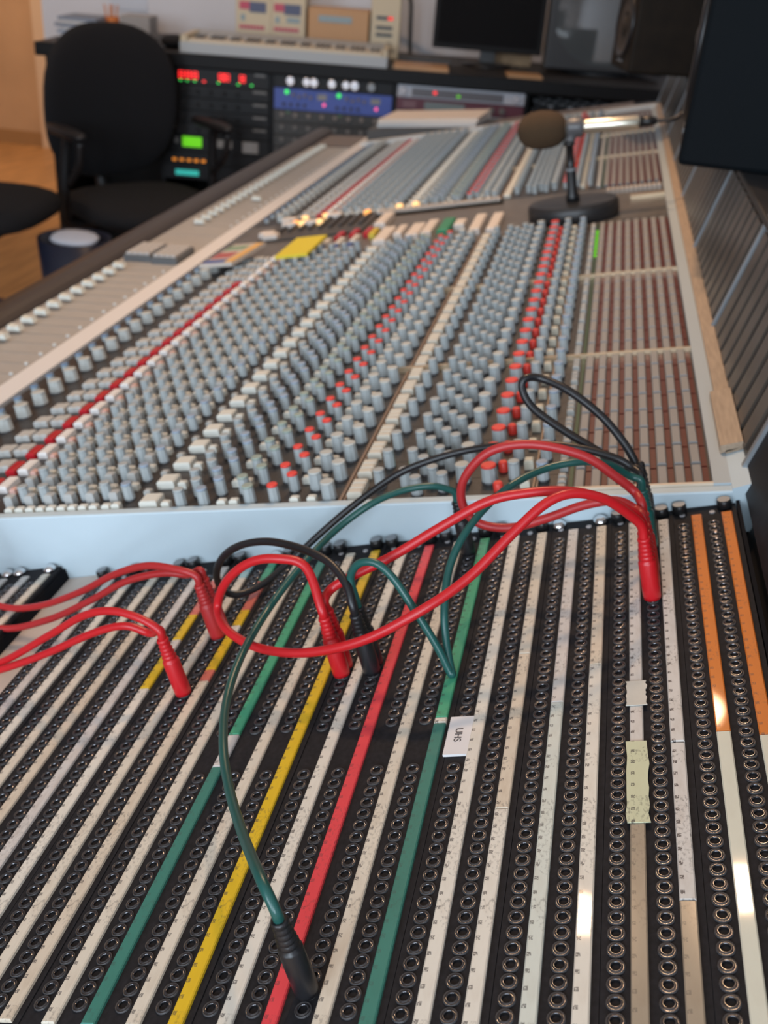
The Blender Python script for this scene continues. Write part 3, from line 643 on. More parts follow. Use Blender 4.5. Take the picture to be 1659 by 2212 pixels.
B2 = [[-0.3324, 0.3108, -0.0596], [-0.3349, 0.3108, -0.052], [-0.3453, 0.312, -0.0586], [-0.3658, 0.3139, -0.0627], [-0.3971, 0.3168, -0.0786], [-0.4305, 0.3199, -0.1058], [-0.4698, 0.3233, -0.1341], [-0.5142, 0.3268, -0.1539], [-0.56, 0.330, -0.146]]
cord('red patch cable arching straight from the yellow strip over to the white strips', REDRUB, (REDRUB, REDRUB), (-10, 30), S1, (-1, 37))
cord('red patch cable making a wide loop left of the yellow strip before crossing', REDRUB, (REDRUB, REDRUB), (-10, 29), S2, (-1, 36))
cord('darker red patch cable curled in a round loop against the console end panel', REDRUB2, (REDRUB2, REDRUB2), (-1, 40), R4, (-1, 38))
cord('black patch cable standing up in a narrow loop over the red knobs', BLACKRUB, (BLACKRUB, BLACKRUB), (-1, 47), K1, (-1, 46), .0030)
cord('long black patch cable running across to a plug beside the red strip', BLACKRUB, (BLACKRUB, BLACKRUB), (-1, 45), K2, (-9, 29), .0028)
cord('long dark green patch cable with black plugs, one plug low on the bay', GRNRUB, (BLACKRUB, BLACKRUB), (-8, 1), G1, (-7, 46), .0026)
cord('green patch cable dipping to a sharp bend on the green label strip', GRNRUB, (BLACKRUB, GRNRUB), (-9, 30), G23, (-1, 44), .0026)
gl = 'red patch cables running to the small patch bay'
for nm, pts, j0, (uu, vv) in (('upper red cable of the pair plugged nearer the end panel, running to the small bay', B1, (-15, 36), (-.075, 43)), ('lower red cable of the pair plugged nearer the end panel, running to the small bay', B2, (-15, 37), (-.075, 41))):
    Wj = PBJ2(uu, vv)
    cord(nm, REDRUB2, (REDRUB2, REDRUB2), j0, pts + tail(Wj), (Wj,), .0028, gl)
Wj = PBJ2(-.075, 33)
dbl = cord('doubled bright red cable with two strands on one plug, running to the small bay', REDRUB, (REDRUB, REDRUB), (-15, 28), A1 + tail(Wj), (Wj,), .0028, gl)
Wj = PBJ2(-.075, 31); A2[0] = [-0.3324, 0.2360, -0.0600]; A2[1] = [-0.3350, 0.2370, -0.0530]
part('cable', G().tube(A2 + tail(Wj), .0028, 10, 0, 6), [REDRUB], dbl, I4); link('plug', BOOTME[REDRUB.name], dbl, Wj)

# ------------------------------------------------------------------ microphone on its desk stand
MW = CH @ T((-.125, 1.437, -.0006))
ms = thing('microphone_stand', 'black desk microphone stand with a heavy rounded base on the console centre', 'microphone stand', MW)
oct_ = [(.073 * math.cos(2 * PI * i / 28) * (1.0), .060 * math.sin(2 * PI * i / 28)) for i in range(28)]
g = G(); n = 28
for z, s in ((0, .97), (.004, 1), (.022, 1), (.027, .95)):
    for x, y in oct_: g.v.append((x * s, y * s, z))
for k in range(3):
    for i in range(n): g.f.append((k * n + i, k * n + (i + 1) % n, (k + 1) * n + (i + 1) % n, (k + 1) * n + i)); g.m.append(0); g.s.append(k == 1)
g.f.append(tuple(3 * n + i for i in range(n))); g.m.append(0); g.s.append(False); g.f.append(tuple(reversed(range(n)))); g.m.append(0); g.s.append(False)
part('base', g, [mat('stand_base_black', (0.022, 0.021, 0.022), 0.42)], ms, MW)
part('pole', G().lathe([(.011, .026), (.011, .036), (.0085, .040), (.0080, .075), (.0062, .077), (.0062, .112), (.009, .113), (.009, .118)], 14), [BLACKPL], ms, MW)
part('pole_ring', G().lathe([(.0088, .074), (.0088, .078)], 14), [ALU], ms, MW)
mic0 = Vector((-.232, 1.447, .101)); mic1 = Vector((-.036, 1.453, .1355)); md = (mic1 - mic0).normalized()
RM = md.to_track_quat('Z', 'Y').to_matrix().to_4x4(); MICW = T(mic0) @ RM
c0 = MICW @ Vector((0, 0, .090))
clipbase = MW @ Vector((0, 0, .116))
part('clip', G().tube([tuple(clipbase), tuple(clipbase.lerp(c0, .55)), tuple(c0 + Vector((0, 0, -.008)))], .0075, 10, sub=2).lathe([(.0135, .078), (.0150, .082), (.0150, .100), (.0135, .104)], 16, M=MICW), [mat('clip_grey', (0.10, 0.10, 0.105), 0.35)], ms, I4)
mic = thing('microphone', 'silver microphone with a brown foam windscreen held in the stand clip', 'microphone', MICW)
part('windscreen', G().lathe([(.002, 0), (.012, .003), (.021, .010), (.0275, .022), (.0295, .038), (.0285, .054), (.0245, .066), (.018, .074), (.0125, .077)], 24), [mat('foam_brown', (0.060, 0.034, 0.015), 0.95, bump=0.6, scale=500)], mic, MICW)
part('body', G().lathe([(.0125, .074), (.0125, .102), (.0095, .106), (.0105, .109), (.0105, .186), (.009, .190)], 20), [mat('mic_champagne', (0.80, 0.75, 0.62), 0.3, metal=0.85)], mic, MICW)
part('connector', G().lathe([(.0082, .189), (.0082, .206), (.005, .216)], 14), [BLACKPL], mic, MICW)
e0 = MICW @ Vector((0, 0, .212))
part('cable', G().tube([tuple(e0), tuple(e0 + md * .03), (0.03, 1.47, .160), (0.075, 1.50, .166), (0.14, 1.53, .1515), (0.25, 1.55, .1500), (0.354, 1.56, .154), (0.368, 1.56, .10), (0.368, 1.56, -.2)], .003, 8, sub=5), [BLACKRUB], mic, I4)

# ------------------------------------------------------------------ loudspeakers on the bridge
def speaker(label, W, w, d, h, body_m, cone, grp=None):
    """front faces -x in its frame, base centre of the near-front edge at the origin; x depth, y width"""
    t = thing('loudspeaker', label, 'loudspeaker', W, grp)
    part('cabinet', G().box(0, d, 0, w, 0, h), [body_m], t, W, .006)
    F = W @ T((0, w / 2, 0)) @ RY(-90)            # z out of the front
    def disc(nm, zc, pr, mats, mis): part(nm, G().lathe(pr, 28, mis, M=T((zc, 0, 0)), cap0=False), mats, t, F)
    r = w * .36
    disc('woofer', h * .33, [(r * 1.12, .0), (r * 1.12, .004), (r, .006), (r * .92, .002), (r * .3, -.0005), (r * .24, .004), (.004, .008)], [cone, BLACKRUB], [1, 1, 1, 0, 0, 0, 0])
    r2 = w * .17
    disc('tweeter', h * .76, [(r2 * 1.5, 0), (r2 * 1.5, .003), (r2, .002), (r2 * .6, .005), (.002, .008)], [cone, BLACKPL], [1, 1, 0, 0, 0])
    part('badge', G().box(h * .06, h * .075, -w * .12, w * .12, 0, .001), [ALU], t, F)
    part('port', G().lathe([(.02, 0), (.019, .002), (.016, -.0)], 18, M=T((h * .58, -w * .3, 0))), [BLACKPL], t, F)
    return t
speaker('large black loudspeaker with a plain side, standing on the meter bridge', T((-.008, 1.025, .1447)) @ RZ(-4), .235, .30, .40, SPK, mat('cone_dark', (0.02, 0.02, 0.022), 0.6))
speaker('small dark brown loudspeaker on the meter bridge, beyond the black one', T((-.065, 2.10, .1447)) @ RZ(14), .165, .22, .27, SPKW, mat('cone_brown', (0.035, 0.024, 0.016), 0.6))

# ------------------------------------------------------------------ paper things on the console
solo('sticky_note_pad', G().box(-.589, -.535, 1.276, 1.404, .0, .0045, 0, .0003), [mat('note_yellow', (0.68, 0.56, 0.03), 0.6)], 'bright yellow note pad lying on top of the grey knobs', 'note pad', CH @ T((0, 0, .0172)))
cd = thing('booklet', 'small booklet with blue, red and orange cover beside the yellow note pad', 'booklet', CH @ T((-.680, 1.332, .0163)) @ RZ(-7))
W = WM[cd.name]
part('cover', G().box(-.030, .030, -.066, .066, 0, .0060), [mat('booklet_paper', (0.55, 0.50, 0.45), 0.5)], cd, W)
for x0, x1, y0, y1, c in ((-.028, .012, -.060, -.042, (0.02, 0.07, 0.30)), (-.028, .008, -.030, .005, (0.42, 0.10, 0.10)), (-.028, .008, .020, .050, (0.22, 0.33, 0.22)), (.014, .029, -.061, .061, (0.72, 0.42, 0.12))):
    part('cover_print', G().box(x0, x1, y0, y1, .0060, .0066), [mat('print_%d' % int(c[0] * 100), c, 0.5)], cd, W)
part('script_shelf', G().prism([(-.75, cz(-.75) + .0005), (-.40, cz(-.40) + .0005), (-.40, -.0785), (-.75, -.1200)], 2.71, 2.89), [mat('shelf_dark', (0.05, 0.045, 0.042), 0.5)], console, I4)
for i, (dz, rz, nm) in enumerate(((0, -6, 'white magazine at the bottom of the small stack on the console end'), (.0115, -4, 'cream magazine on top of the small stack on the console end'))):
    g = G().box(-.145, .145, -.098, .098, 0, .011)
    solo('magazine', g, [mat('magazine_%d' % i, ((0.60, 0.58, 0.56), (0.72, 0.63, 0.55))[i], 0.6)], nm, 'magazine', T((-.575, 2.825, -.0975 + dz)) @ RY(-6.76) @ RZ(rz))

# ------------------------------------------------------------------ desk with racks at the back wall
DT = -.055
WOODT = mat('desk_top_wood', (0.50, 0.27, 0.12), 0.45, var=0.15, scale=8, stretch=(1, 10, 1)); BLKL = mat('desk_black', (0.0045, 0.0045, 0.0055), 0.5, spec=0.25)
desk = thing('studio_desk', 'long black studio desk with a wooden top and rack bays below', 'desk', DK @ T((0, .3, FL)))
part('desk_top', G().box(-1.09, 1.42, .012, .70, DT - .030, DT), [mat('desk_top_dark', (0.022, 0.018, 0.016), 0.5)], desk, DK)
part('front_edge', G().box(-1.095, 1.42, -.012, .012, DT - .046, DT + .001), [BLKL], desk, DK, .004)
for x in (-.640, -.220, .238, .728, 1.28): part('rack_side', G().box(x - .008, x + .008, .012, .60, FL, DT - .030), [BLKL], desk, DK)
part('back_panel', G().box(-.632, 1.272, .60, .61, FL, DT - .030), [BLKL], desk, DK)
part('leg', G().box(-1.07, -1.02, .03, .65, FL, DT - .030), [BLKL], desk, DK)
part('added_dark_panel', G().box(-1.02, -.648, .40, .42, FL + .05, DT - .030), [BLKL], desk, DK)  # added panel, keeps the open space under the desk end dark
part('keyboard_tray', G().box(.737, 1.271, .0, .30, -.178, -.165), [BLKL], desk, DK)
part('plinth', G().box(-.632, 1.272, .02, .60, FL, FL + .08), [BLKL], desk, DK)
RDK = mat('rack_black', (0.006, 0.006, 0.0075), 0.45, spec=0.3); RGR = mat('rack_trim_grey', (0.16, 0.155, 0.15), 0.4)
def rack(label, x0, x1, z0, z1, m, deep=.25):
    t = thing('rack_unit', label, 'rack unit', DK @ T(((x0 + x1) / 2, .02, z0)))
    part('faceplate', G().box(x0, x1, .0, .010, z0 + .0006, z1 - .0006), [m], t, DK, .001)
    part('case', G().box(x0 + .012, x1 - .012, .010, deep, z0 + .002, z1 - .002), [RDK], t, DK)
    return t
def rb(t, nm, x0, x1, z0, z1, m, d=.004): part(nm, G().box(x0, x1, -d, 0, z0, z1), [m], t, DK)
def rk(t, x, z, r, m, d=.012): part('knob', G().lathe([(r, 0), (r * .92, d), (r * .7, d + .001)], 14, M=RX(90)), [m], t, DK @ T((x, 0, z)))
SEGS = {'a': (0, 1, 0), 'g': (0, 0, 0)}
def digit(t, x, z, w, h, m, segs):
    """seven-segment numeral"""
    g = G(); k = w * .18
    for s in segs:
        if s == 'a': g.box(x, x + w, -.001, 0, z + h - k, z + h)
        if s == 'g': g.box(x, x + w, -.001, 0, z + h / 2 - k / 2, z + h / 2 + k / 2)
        if s == 'd': g.box(x, x + w, -.001, 0, z, z + k)
        if s == 'f': g.box(x, x + k, -.001, 0, z + h / 2, z + h)
        if s == 'b': g.box(x + w - k, x + w, -.001, 0, z + h / 2, z + h)
        if s == 'e': g.box(x, x + k, -.001, 0, z, z + h / 2)
        if s == 'c': g.box(x + w - k, x + w, -.001, 0, z, z + h / 2)
    part('digit', g, [m], t, DK)
XL0, XL1 = -.631, -.229
u = rack('black rack unit with red and green lit digits under the desk edge', XL0, XL1, -.160, -.103, RDK)
for x in (-.566, -.541, -.516, -.418, -.398, -.340): digit(u, x, -.140, .019, .024, LRED, 'abcdefg')
for x in (-.565, -.540, -.512, -.424, -.350, -.300): rb(u, 'led', x, x + .009, -.1505, -.1455, LGRN, .001)
rb(u, 'led', -.478, -.468, -.150, -.144, LRED, .001); rb(u, 'grey_plate', -.285, -.245, -.116, -.108, RGR)
for i, (lab_, z1) in enumerate((('black rack unit with grey corner plates, directly under the lit digits', -.161), ('black rack unit with a red glint, second under the lit digits', -.206), ('black rack unit with pale slots, third under the lit digits', -.251), ('black blank rack unit just above the green display', -.296))):
    u = rack(lab_, XL0, XL1, z1 - .044, z1, RDK)
    rb(u, 'grey_plate', -.290, -.240, z1 - .014, z1 - .006, RGR); rb(u, 'grey_plate', -.615, -.585, z1 - .022, z1 - .010, RGR)
    for j in range(5): rk(u, -.55 + j * .05, z1 - .024, .008, RDK)
u = rack('black rack unit with a glowing lime green display', XL0, XL1, -.400, -.341, RDK)
rb(u, 'display', -.560, -.486, -.383, -.346, LGRN2, .001); rb(u, 'grey_plate', -.452, -.370, -.378, -.350, mat('plate_lightgrey', (0.28, 0.27, 0.26), 0.4)); rb(u, 'grey_plate', -.590, -.572, -.372, -.350, RGR); rb(u, 'grey_plate', -.33, -.27, -.39, -.35, mat('plate_lightgrey', (0.28, 0.27, 0.26)))
u = rack('black rack unit with a row of amber leds', XL0, XL1, -.446, -.401, RDK)
for j in range(5): rb(u, 'led', -.600 + j * .028, -.585 + j * .028, -.438, -.428, LAMB, .001)
u = rack('black rack unit with a teal display', XL0, XL1, -.505, -.447, RDK); rb(u, 'display', -.590, -.500, -.490, -.470, LTEAL, .001)
XM0, XM1 = -.211, .229
SILV = mat('knob_silver', (0.80, 0.80, 0.85), 0.25, metal=0.9)
u = rack('dark rack unit with a row of large silver knobs', XM0, XM1, -.146, -.103, RDK)
for x, r in ((-.150, .018), (-.090, .017), (-.062, .018), (.004, .018), (.056, .017), (.088, .019), (.150, .017)): rk(u, x, -.121, r, SILV if x < .1 else ALU, .022)
BLU = mat('rack_blue', (0.055, 0.10, 0.42), 0.4)
u = rack('bright blue rack unit with green and red lamps', XM0, XM1, -.222, -.147, BLU)
for x in (-.164, .030): rk(u, x, -.160, .008, LGRN, .006)
for x in (-.024, .172): rk(u, x, -.197, .006, LPINK, .006)
for x0 in (-.205, -.005):
    rb(u, 'meter', x0 + .155, x0 + .190, -.180, -.160, mat('plate_lightgrey', (0.28, 0.27, 0.26)))
    for j in range(4): rk(u, x0 + .065 + j * .022, -.168 - (j % 2) * .006, .006, mat('rack_knob_tan', (0.22, 0.19, 0.17), 0.4)); rk(u, x0 + .030 + j * .026, -.203, .006, mat('rack_knob_dark', (0.04, 0.04, 0.06), 0.4))
for i, (lab_, z1) in enumerate((('dark rack unit with faint green lamps under the blue unit', -.223), ('dark rack unit second under the blue unit', -.268), ('dark rack unit third under the blue unit', -.313), ('dark rack unit lowest under the blue unit', -.358))):
    u = rack(lab_, XM0, XM1, z1 - .044, z1, mat('rack_brown_black', (0.03, 0.027, 0.025), 0.4))
    for j in range(8): rk(u, -.18 + j * .05, z1 - .016, .009, mat('rack_knob_tan', (0.22, 0.19, 0.17)) if i == 0 else RGR, .010)
    if i == 0:
        for x in (-.165, .03): rb(u, 'led', x, x + .012, z1 - .010, z1 - .005, mat('led_green_dim', (0.10, 0.26, 0.10), 0.4), .001)
XR0, XR1 = .247, .720
u = rack('silver rack unit with rounded ends and two small lamps', XR0, XR1, -.147, -.103, mat('rack_silver', (0.50, 0.52, 0.58), 0.35))
rb(u, 'display_window', .300, .640, -.140, -.112, mat('display_dark', (0.14, 0.14, 0.16), 0.3)); rb(u, 'led', .380, .392, -.128, -.119, LRED, .005); rb(u, 'led', .468, .480, -.134, -.126, LGRN2, .005)
rk(u, .268, -.125, .016, mat('rack_silver', (0.6, 0.6, 0.6))); rk(u, .690, -.125, .014, mat('rack_silver', (0.6, 0.6, 0.6)))
u = rack('maroon rack unit with a pale lcd screen', XR0, XR1, -.192, -.148, mat('rack_maroon', (0.13, 0.035, 0.055), 0.4))
rb(u, 'display', .350, .500, -.184, -.157, mat('lcd_pale', (0.20, 0.25, 0.26), 0.3)); rk(u, .60, -.170, .012, RGR); rk(u, .64, -.170, .012, RGR); rb(u, 'grey_plate', .27, .32, -.182, -.158, mat('plate_maroon_pale', (0.20, 0.10, 0.12), 0.4))
u = rack('light grey rack unit under the maroon one', XR0, XR1, -.237, -.193, mat('rack_lightgrey', (0.38, 0.39, 0.40), 0.4))
rb(u, 'display_window', .33, .55, -.230, -.205, RGR)
u = rack('white rack unit with a green stripe', XR0, XR1, -.282, -.238, mat('rack_white', (0.62, 0.66, 0.70), 0.4)); rb(u, 'stripe', .33, .70, -.268, -.252, mat('stripe_green', (0.10, 0.24, 0.14), 0.4))
# computer keyboard on the tray
kb = thing('computer_keyboard', 'black computer keyboard on the pull-out tray under the picture tube monitor', 'keyboard', DK @ T((.95, .10, -.165)))
part('case', G().prism([(-.10, 0), (.10, 0), (.10, .030), (-.10, .014)], -.20, .20, 0, DK @ T((.95, .12, -.165)) @ RZ(90) @ Matrix.Scale(-1, 4, (0, 1, 0))), [BLACKPL], kb, I4)
kg = G()
for r in range(5):
    for c in range(15):
        b = -.085 + r * .034; kg.box(.765 + c * .0245, .785 + c * .0245, .12 + b, .12 + b + .027, -.165 + .016 + (b + .1) * .08, -.165 + .024 + (b + .1) * .08, (r + c) % 3 // 2)
stuff(part('keys', kg, [mat('key_black', (0.03, 0.03, 0.035), 0.4), mat('key_painted_glint', (0.30, 0.30, 0.31), 0.4)], kb, DK))  # some keys coloured paler as painted glints

# ------------------------------------------------------------------ things on the desk
BEI = mat('beige_plastic', (0.62, 0.53, 0.37), 0.5); GRB = mat('synth_grey', (0.43, 0.46, 0.48), 0.5)
sy = thing('synthesizer_keyboard', 'pale grey synthesizer keyboard with beige keys along the desk edge', 'synthesizer', DK @ T((-.17, .14, DT)))
part('body', G().prism([(.02, DT), (.30, DT), (.30, DT + .060), (.19, DT + .048), (.185, DT + .030), (.022, DT + .036)], -.20, .565, 0, RZ(0) @ Matrix(((0, -1, 0, .0), (1, 0, 0, 0), (0, 0, 1, 0), (0, 0, 0, 1))) @ Matrix.Scale(1, 4)), [GRB], sy, DK)
for i in range(38):
    x = -.535 + i * .0188; part('key', G().box(x, x + .0178, .030, .182, DT + .031, DT + .046, 0, .001), [mat('key_ivory', (0.66, 0.57, 0.43), 0.4)], sy, DK)
for i in range(37):
    if i % 7 in (2, 6): continue
    x = -.535 + i * .0188 + .0135; part('black_key', G().box(x, x + .0098, .090, .182, DT + .046, DT + .053, 0, .001), [BLACKPL], sy, DK)
part('end_block', G().box(-.562, -.537, .022, .30, DT + .03, DT + .058), [BEI], sy, DK); part('end_block', G().box(.182, .2, .022, .30, DT + .03, DT + .058), [BEI], sy, DK)
hp = thing('headphones_pouch', 'black rounded pouch lying at the left end of the synthesizer', 'pouch', DK @ T((-.60, .20, DT)))
part('pouch_body', G().sup(.048, .09, .022, 2.4, M=DK @ T((-.618, .18, DT + .0222))), [FABRIC], hp, I4)
def module(label, x0, x1, z1, m, b0=.36):
    t = thing('synth_module', label, 'synth module', DK @ T(((x0 + x1) / 2, b0, DT)))
    part('case', G().box(x0, x1, b0, b0 + .16, DT, z1), [m], t, DK, .004); return t
def mp(t, nm, x0, x1, z0, z1, m, b0=.36): part(nm, G().box(x0, x1, b0 - .003, b0 + .001, z0, z1), [m], t, DK)
DBL = mat('print_navy', (0.05, 0.06, 0.14), 0.4); MAG = mat('print_crimson', (0.50, 0.03, 0.08), 0.4); TL = mat('print_slate', (0.25, 0.33, 0.36), 0.4)
t = module('beige synth module with two display panels and crimson button rows', -.412, -.138, .185, BEI)
for x0 in (-.398, -.262):
    mp(t, 'display', x0 + .040, x0 + .105, .075, .112, DBL); mp(t, 'display', x0, x0 + .040, .084, .112, MAG)
    for j in range(8): mp(t, 'button', x0 + j * .0125, x0 + j * .0125 + .0105, .015, .028, MAG)
    mp(t, 'slider_block', x0 + .005, x0 + .022, .045, .066, TL)
    for j in range(5): mp(t, 'small_button', x0 + j * .021, x0 + j * .021 + .012, -.018, -.012, mat('print_tan', (0.40, 0.33, 0.22), 0.5))
mp(t, 'display', -.212, -.160, .048, .066, TL); mp(t, 'divider', -.2745, -.2725, DT + .005, .18, mat('print_tan', (0.40, 0.33, 0.22)))
TANB = mat('tan_panel_box', (0.52, 0.29, 0.13), 0.5)
t = module('tan brown module with a slate coloured display strip', -.126, .112, .110, TANB, .34)
mp(t, 'display', -.085, .045, .062, .085, TL, .34)
for x, z in ((-.08, -.03), (-.04, -.012), (-.03, -.036), (.0, -.03), (.03, -.022), (.05, -.036)): mp(t, 'button', x, x + .02, z, z + .008, mat('print_brown', (0.22, 0.12, 0.05), 0.5), .34)
t = module('narrow beige module with black slots and a red lamp', .118, .234, .190, BEI)
for z in (.085, .050, .025): mp(t, 'slot', .140, .205, z, z + .012, BLACKPL)
mp(t, 'lamp', .185, .205, .085, .096, LRED)
for x, z in ((.135, -.03), (.16, -.012), (.165, -.038), (.185, -.004), (.20, -.028)): mp(t, 'button', x, x + .018, z, z + .010, mat('print_tan_dark', (0.28, 0.23, 0.16), 0.5))
solo('dark_tube', G().tube([(.10, .55, .212), (.16, .50, .228), (.22, .46, .222), (.266, .44, .165), (.275, .43, .06), (.28, .43, -.02), (.29, .42, DT + .012), (.31, .45, DT + .010)], .009, 10), [mat('tube_dark', (0.03, 0.026, 0.022), 0.5)], 'thick dark tube hanging down beside the narrow beige module', 'cable', DK)  # dark curved tube beside the narrow module
solo('desk_wood_patch', G().box(.225, .43, .03, .20, DT, DT + .012, 0, .002), [WOODT], 'orange-brown wood patch standing in for bare desk top beside the synthesizer', 'board', DK)  # slab stands in for the desk's own wood showing here
solo('desk_wood_patch', G().box(.65, .78, .04, .16, DT, DT + .010, 0, .002), [WOODT], 'small orange-brown wood patch standing in for bare desk top before the tube monitor', 'board', DK)  # second slab in place of visible desk wood
solo('tape_tray', G().box(.235, .44, .30, .42, DT, DT + .022, 0, .004), [mat('tray_dark', (0.05, 0.045, 0.042), 0.5)], 'dark flat tray between the beige module and the flat monitor', 'tray', DK)
solo('cardboard_box', G().box(.62, .775, .49, .60, DT, .0, 0, .002), [mat('cardboard', (0.42, 0.27, 0.15), 0.7, var=0.2, scale=20)], 'brown cardboard box behind the flat monitor foot', 'box', DK)
# flat monitor
fm = thing('flat_monitor', 'black flat screen monitor switched off on a short stand', 'monitor', DK @ T((.59, .36, DT)))
FMW = DK @ T((.582, .36, 0)) @ RZ(-3) @ RX(-4)
part('housing', G().box(-.216, .216, 0, .035, .0, .275), [mat('monitor_housing', (0.006, 0.006, 0.007), 0.6, spec=0.2)], fm, FMW, .004)
part('screen', G().box(-.198, .198, -.001, .002, .020, .258), [mat('screen_off', (0.006, 0.006, 0.007), 0.75, spec=0.12)], fm, FMW)
part('neck', G().box(.560, .620, .385, .41, DT + .01, .05), [BLACKPL], fm, DK); part('foot', G().lathe([(.10, DT), (.10, DT + .008), (.04, DT + .014)], 28, M=T((.59, .39, 0))), [BLACKPL], fm, DK)
# picture tube monitor
ct = thing('tube_monitor', 'dark grey picture tube monitor with reflections on its glass', 'monitor', DK @ T((1.03, .35, DT)))
CWF = DK @ T((1.044, .30, 0)) @ RZ(3)
CW = CWF @ T((0, 0, DT + .012)) @ RX(-4) @ T((0, 0, -DT - .006))
DG = mat('crt_grey', (0.030, 0.031, 0.034), 0.4)
part('cabinet', G().prism([(-.235, DT + .012), (.235, DT + .012), (.235, .34), (-.235, .34)], .0, .07, 0), [DG], ct, CW, .006)
tb = G(); 
for (hx, z0, z1, y) in ((.225, DT + .02, .33, .07), (.17, .0, .28, .34)): tb.v += [(-hx, y, z0), (hx, y, z0), (hx, y, z1), (-hx, y, z1)]
for i in range(4): tb.f.append((i, (i + 1) % 4, 4 + (i + 1) % 4, 4 + i)); tb.m.append(0); tb.s.append(False)
tb.f.append((7, 6, 5, 4)); tb.m.append(0); tb.s.append(False)
part('tube_housing', tb, [DG], ct, CW)
sg = G(); nu = 12
for j in range(nu + 1):
    for i in range(nu + 1):
        a_ = -1 + 2 * i / nu; b_ = -1 + 2 * j / nu; sg.v.append((.205 * a_, -.012 + .011 * (a_ * a_ + b_ * b_), .1425 + .165 * b_))
for j in range(nu):
    for i in range(nu): q = j * (nu + 1) + i; sg.f.append((q, q + 1, q + nu + 2, q + nu + 1)); sg.m.append(0); sg.s.append(True)
part('glass_screen', sg, [mat('crt_glass', (0.085, 0.095, 0.10), 0.04, spec=1.0, coat=1.0)], ct, CW)
part('foot', G().lathe([(.14, DT), (.14, DT + .010), (.11, DT + .024)], 24, M=T((0, .15, 0))), [DG], ct, CWF)
# things at the desk's left end
for i in range(6):
    nm = ('white', 'pale blue', 'light grey', 'bluish grey', 'off-white', 'slate blue')[i]
    solo('paperback', G().box(-.08 + .004 * (i % 3), .08, -.10, .10, 0, .0115), [mat('book_%d' % i, ((.62, .66, .72), (.34, .40, .50), (.55, .57, .60), (.26, .30, .38), (.60, .60, .60), (.24, .28, .36))[i], .6)],
         '%s paperback %s the stack at the desk\'s open end' % (nm, ('at the bottom of', 'second from the bottom in', 'third from the bottom in', 'fourth from the bottom in', 'fifth from the bottom in', 'on top of')[i]), 'book', DK @ T((-1.01, .35, DT + .0117 * i)) @ RZ((5, -4, 2, -7, 4, -2)[i]), 'paperbacks stacked on the desk end')
pc = thing('pencil_cup', 'orange pencil cup with pens behind the tall chair back', 'cup', DK @ T((-.915, .40, DT)))
part('cup', G().lathe([(.026, 0), (.030, .072), (.027, .072), (.024, .006)], 18, cap1=True), [mat('cup_orange', (0.60, 0.19, 0.05), 0.5)], pc, DK @ T((-.915, .40, DT)))
for i in range(4): part('pen', G().tube([(-.915 + .012 * math.cos(i * 1.6), .40 + .012 * math.sin(i * 1.6), DT + .008), (-.915 + .026 * math.cos(i * 1.6), .40 + .024 * math.sin(i * 1.6), DT + .115)], .0035, 8, sub=1), [mat('pen_orange', (0.62, 0.25, 0.10), 0.4)], pc, DK)
solo('carton', G().box(-.87, -.755, .36, .50, DT, DT + .082, 0, .002), [mat('carton_grey', (0.36, 0.34, 0.33), 0.6)], 'small grey carton behind the tall chair back', 'box', DK)
solo('wall_paper_sheet', G().box(-1.02, -.86, .772, .779, .02, .25), [mat('paper_blue_white', (0.66, 0.71, 0.80), 0.6)], 'bluish white paper sheet pinned on the back wall', 'paper', DK)

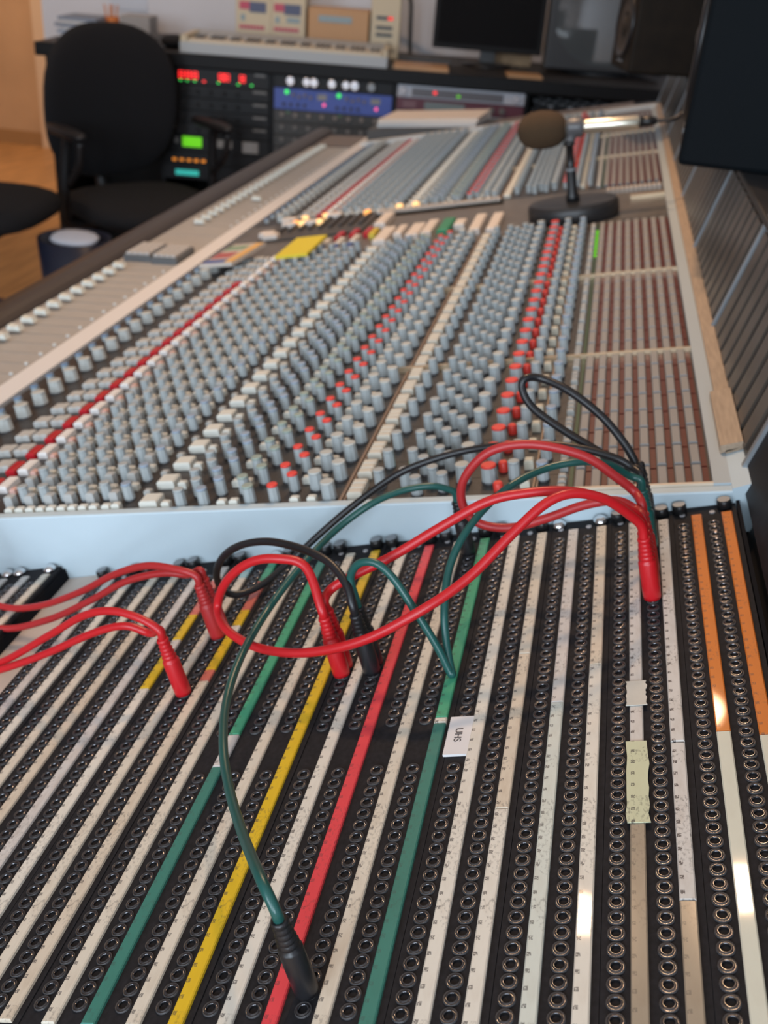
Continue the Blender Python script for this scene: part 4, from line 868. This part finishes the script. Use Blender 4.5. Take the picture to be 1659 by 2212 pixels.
# ------------------------------------------------------------------ office chairs
def chair(label, W, seat_h=.49, back_h=.56, ay=0.0):
    t = thing('office_chair', label, 'chair', W, 'black office chairs at the console')
    # faces +y in its own frame
    part('seat', G().sup(.25, .25, .045, 3.2, 28, 10, M=T((0, .02, seat_h - .045))), [FABRIC], t, W)
    zc = seat_h + .012 + back_h / 2
    part('backrest', G().sup(.252, .040, back_h / 2 + .01, 2.55, 32, 20, M=T((0, -.235, zc)) @ RX(-6), bend=.05), [FABRIC], t, W)
    part('back_bracket', G().tube([(0, -.10, seat_h - .09), (0, -.26, seat_h - .09), (0, -.32, seat_h + .02), (0, -.30, seat_h + .24)], .022, 10), [CHPL], t, W)
    part('mechanism', G().box(-.09, .09, -.14, .14, seat_h - .115, seat_h - .075), [CHPL], t, W)
    part('gas_column', G().lathe([(.034, .11), (.034, .27), (.018, .275), (.018, seat_h - .11)], 16), [CHPL], t, W)
    for i in range(5):
        a_ = 2 * PI * i / 5 + .3; c, s = math.cos(a_), math.sin(a_)
        lg = part('base_leg', G().tube([(.02 * c, .02 * s, .125), (.13 * c, .13 * s, .105), (.245 * c, .245 * s, .075)], [.028, .028, .026, .024, .022, .02, .018, .016], 10, sub=4), [CHPL], t, W)
        part('caster', G().lathe([(.026, -.018), (.028, -.014), (.028, .014), (.026, .018)], 16, M=T((.245 * c, .245 * s, .028)) @ RZ(math.degrees(a_) + 90) @ RX(90)).tube([(.245 * c, .245 * s, .03), (.245 * c, .245 * s, .08)], .008, 8, sub=1), [BLACKPL], lg, W)
    for sx in (-1, 1):
        x = sx * .275
        am = part('arm', G().tube([(sx * .15, -.02, seat_h - .095), (x, -.02, seat_h - .085), (x + sx * .01, ay, seat_h + .02), (x, .03 + ay, seat_h + .19), (x, .10 + ay, seat_h + .205)], .016, 10).tube([(x, .125 + ay, seat_h + .20), (x, .10 + ay, seat_h + .12), (x, .02 + ay, seat_h + .05)], .012, 8), [CHPL], t, W)
        part('arm_pad', G().sup(.03, .13, .016, 2.6, 16, 8, M=T((x, .02 + ay, seat_h + .215))), [CHPL], am, W)
    return t
chair('black office chair with a tall rounded back, turned towards the console', T((-1.635, 3.13, FL)) @ RZ(-128), .46, .50)
chair('black office chair mostly out of view, its round seat beside the tall-backed chair', T((-1.99, 2.60, FL)) @ RZ(-84), .525, .56, -.13)

# things on the floor
bn = thing('waste_bin', 'dark blue waste bin on the wooden floor beside the chair', 'bin', T((-1.60, 2.55, FL)))
part('bin_body', G().lathe([(.09, 0), (.11, .44), (.103, .44), (.085, .01)], 20, cap1=True), [mat('bin_navy', (0.012, 0.016, 0.035), 0.4)], bn, T((-1.60, 2.55, FL)))
part('paper_waste', G().sup(.075, .055, .012, 2.4, 14, 8, M=T((-1.60, 2.55, FL + .437)) @ RX(8)), [mat('waste_paper', (0.62, 0.66, 0.76), 0.7)], bn, I4)
solo('floor_mat', G().box(-3.4, -1.45, 2.90, 3.10, FL, FL + .006), [mat('mat_navy', (0.022, 0.030, 0.075), 0.9)], 'dark blue strip of matting on the wooden floor', 'mat', RZ(0))
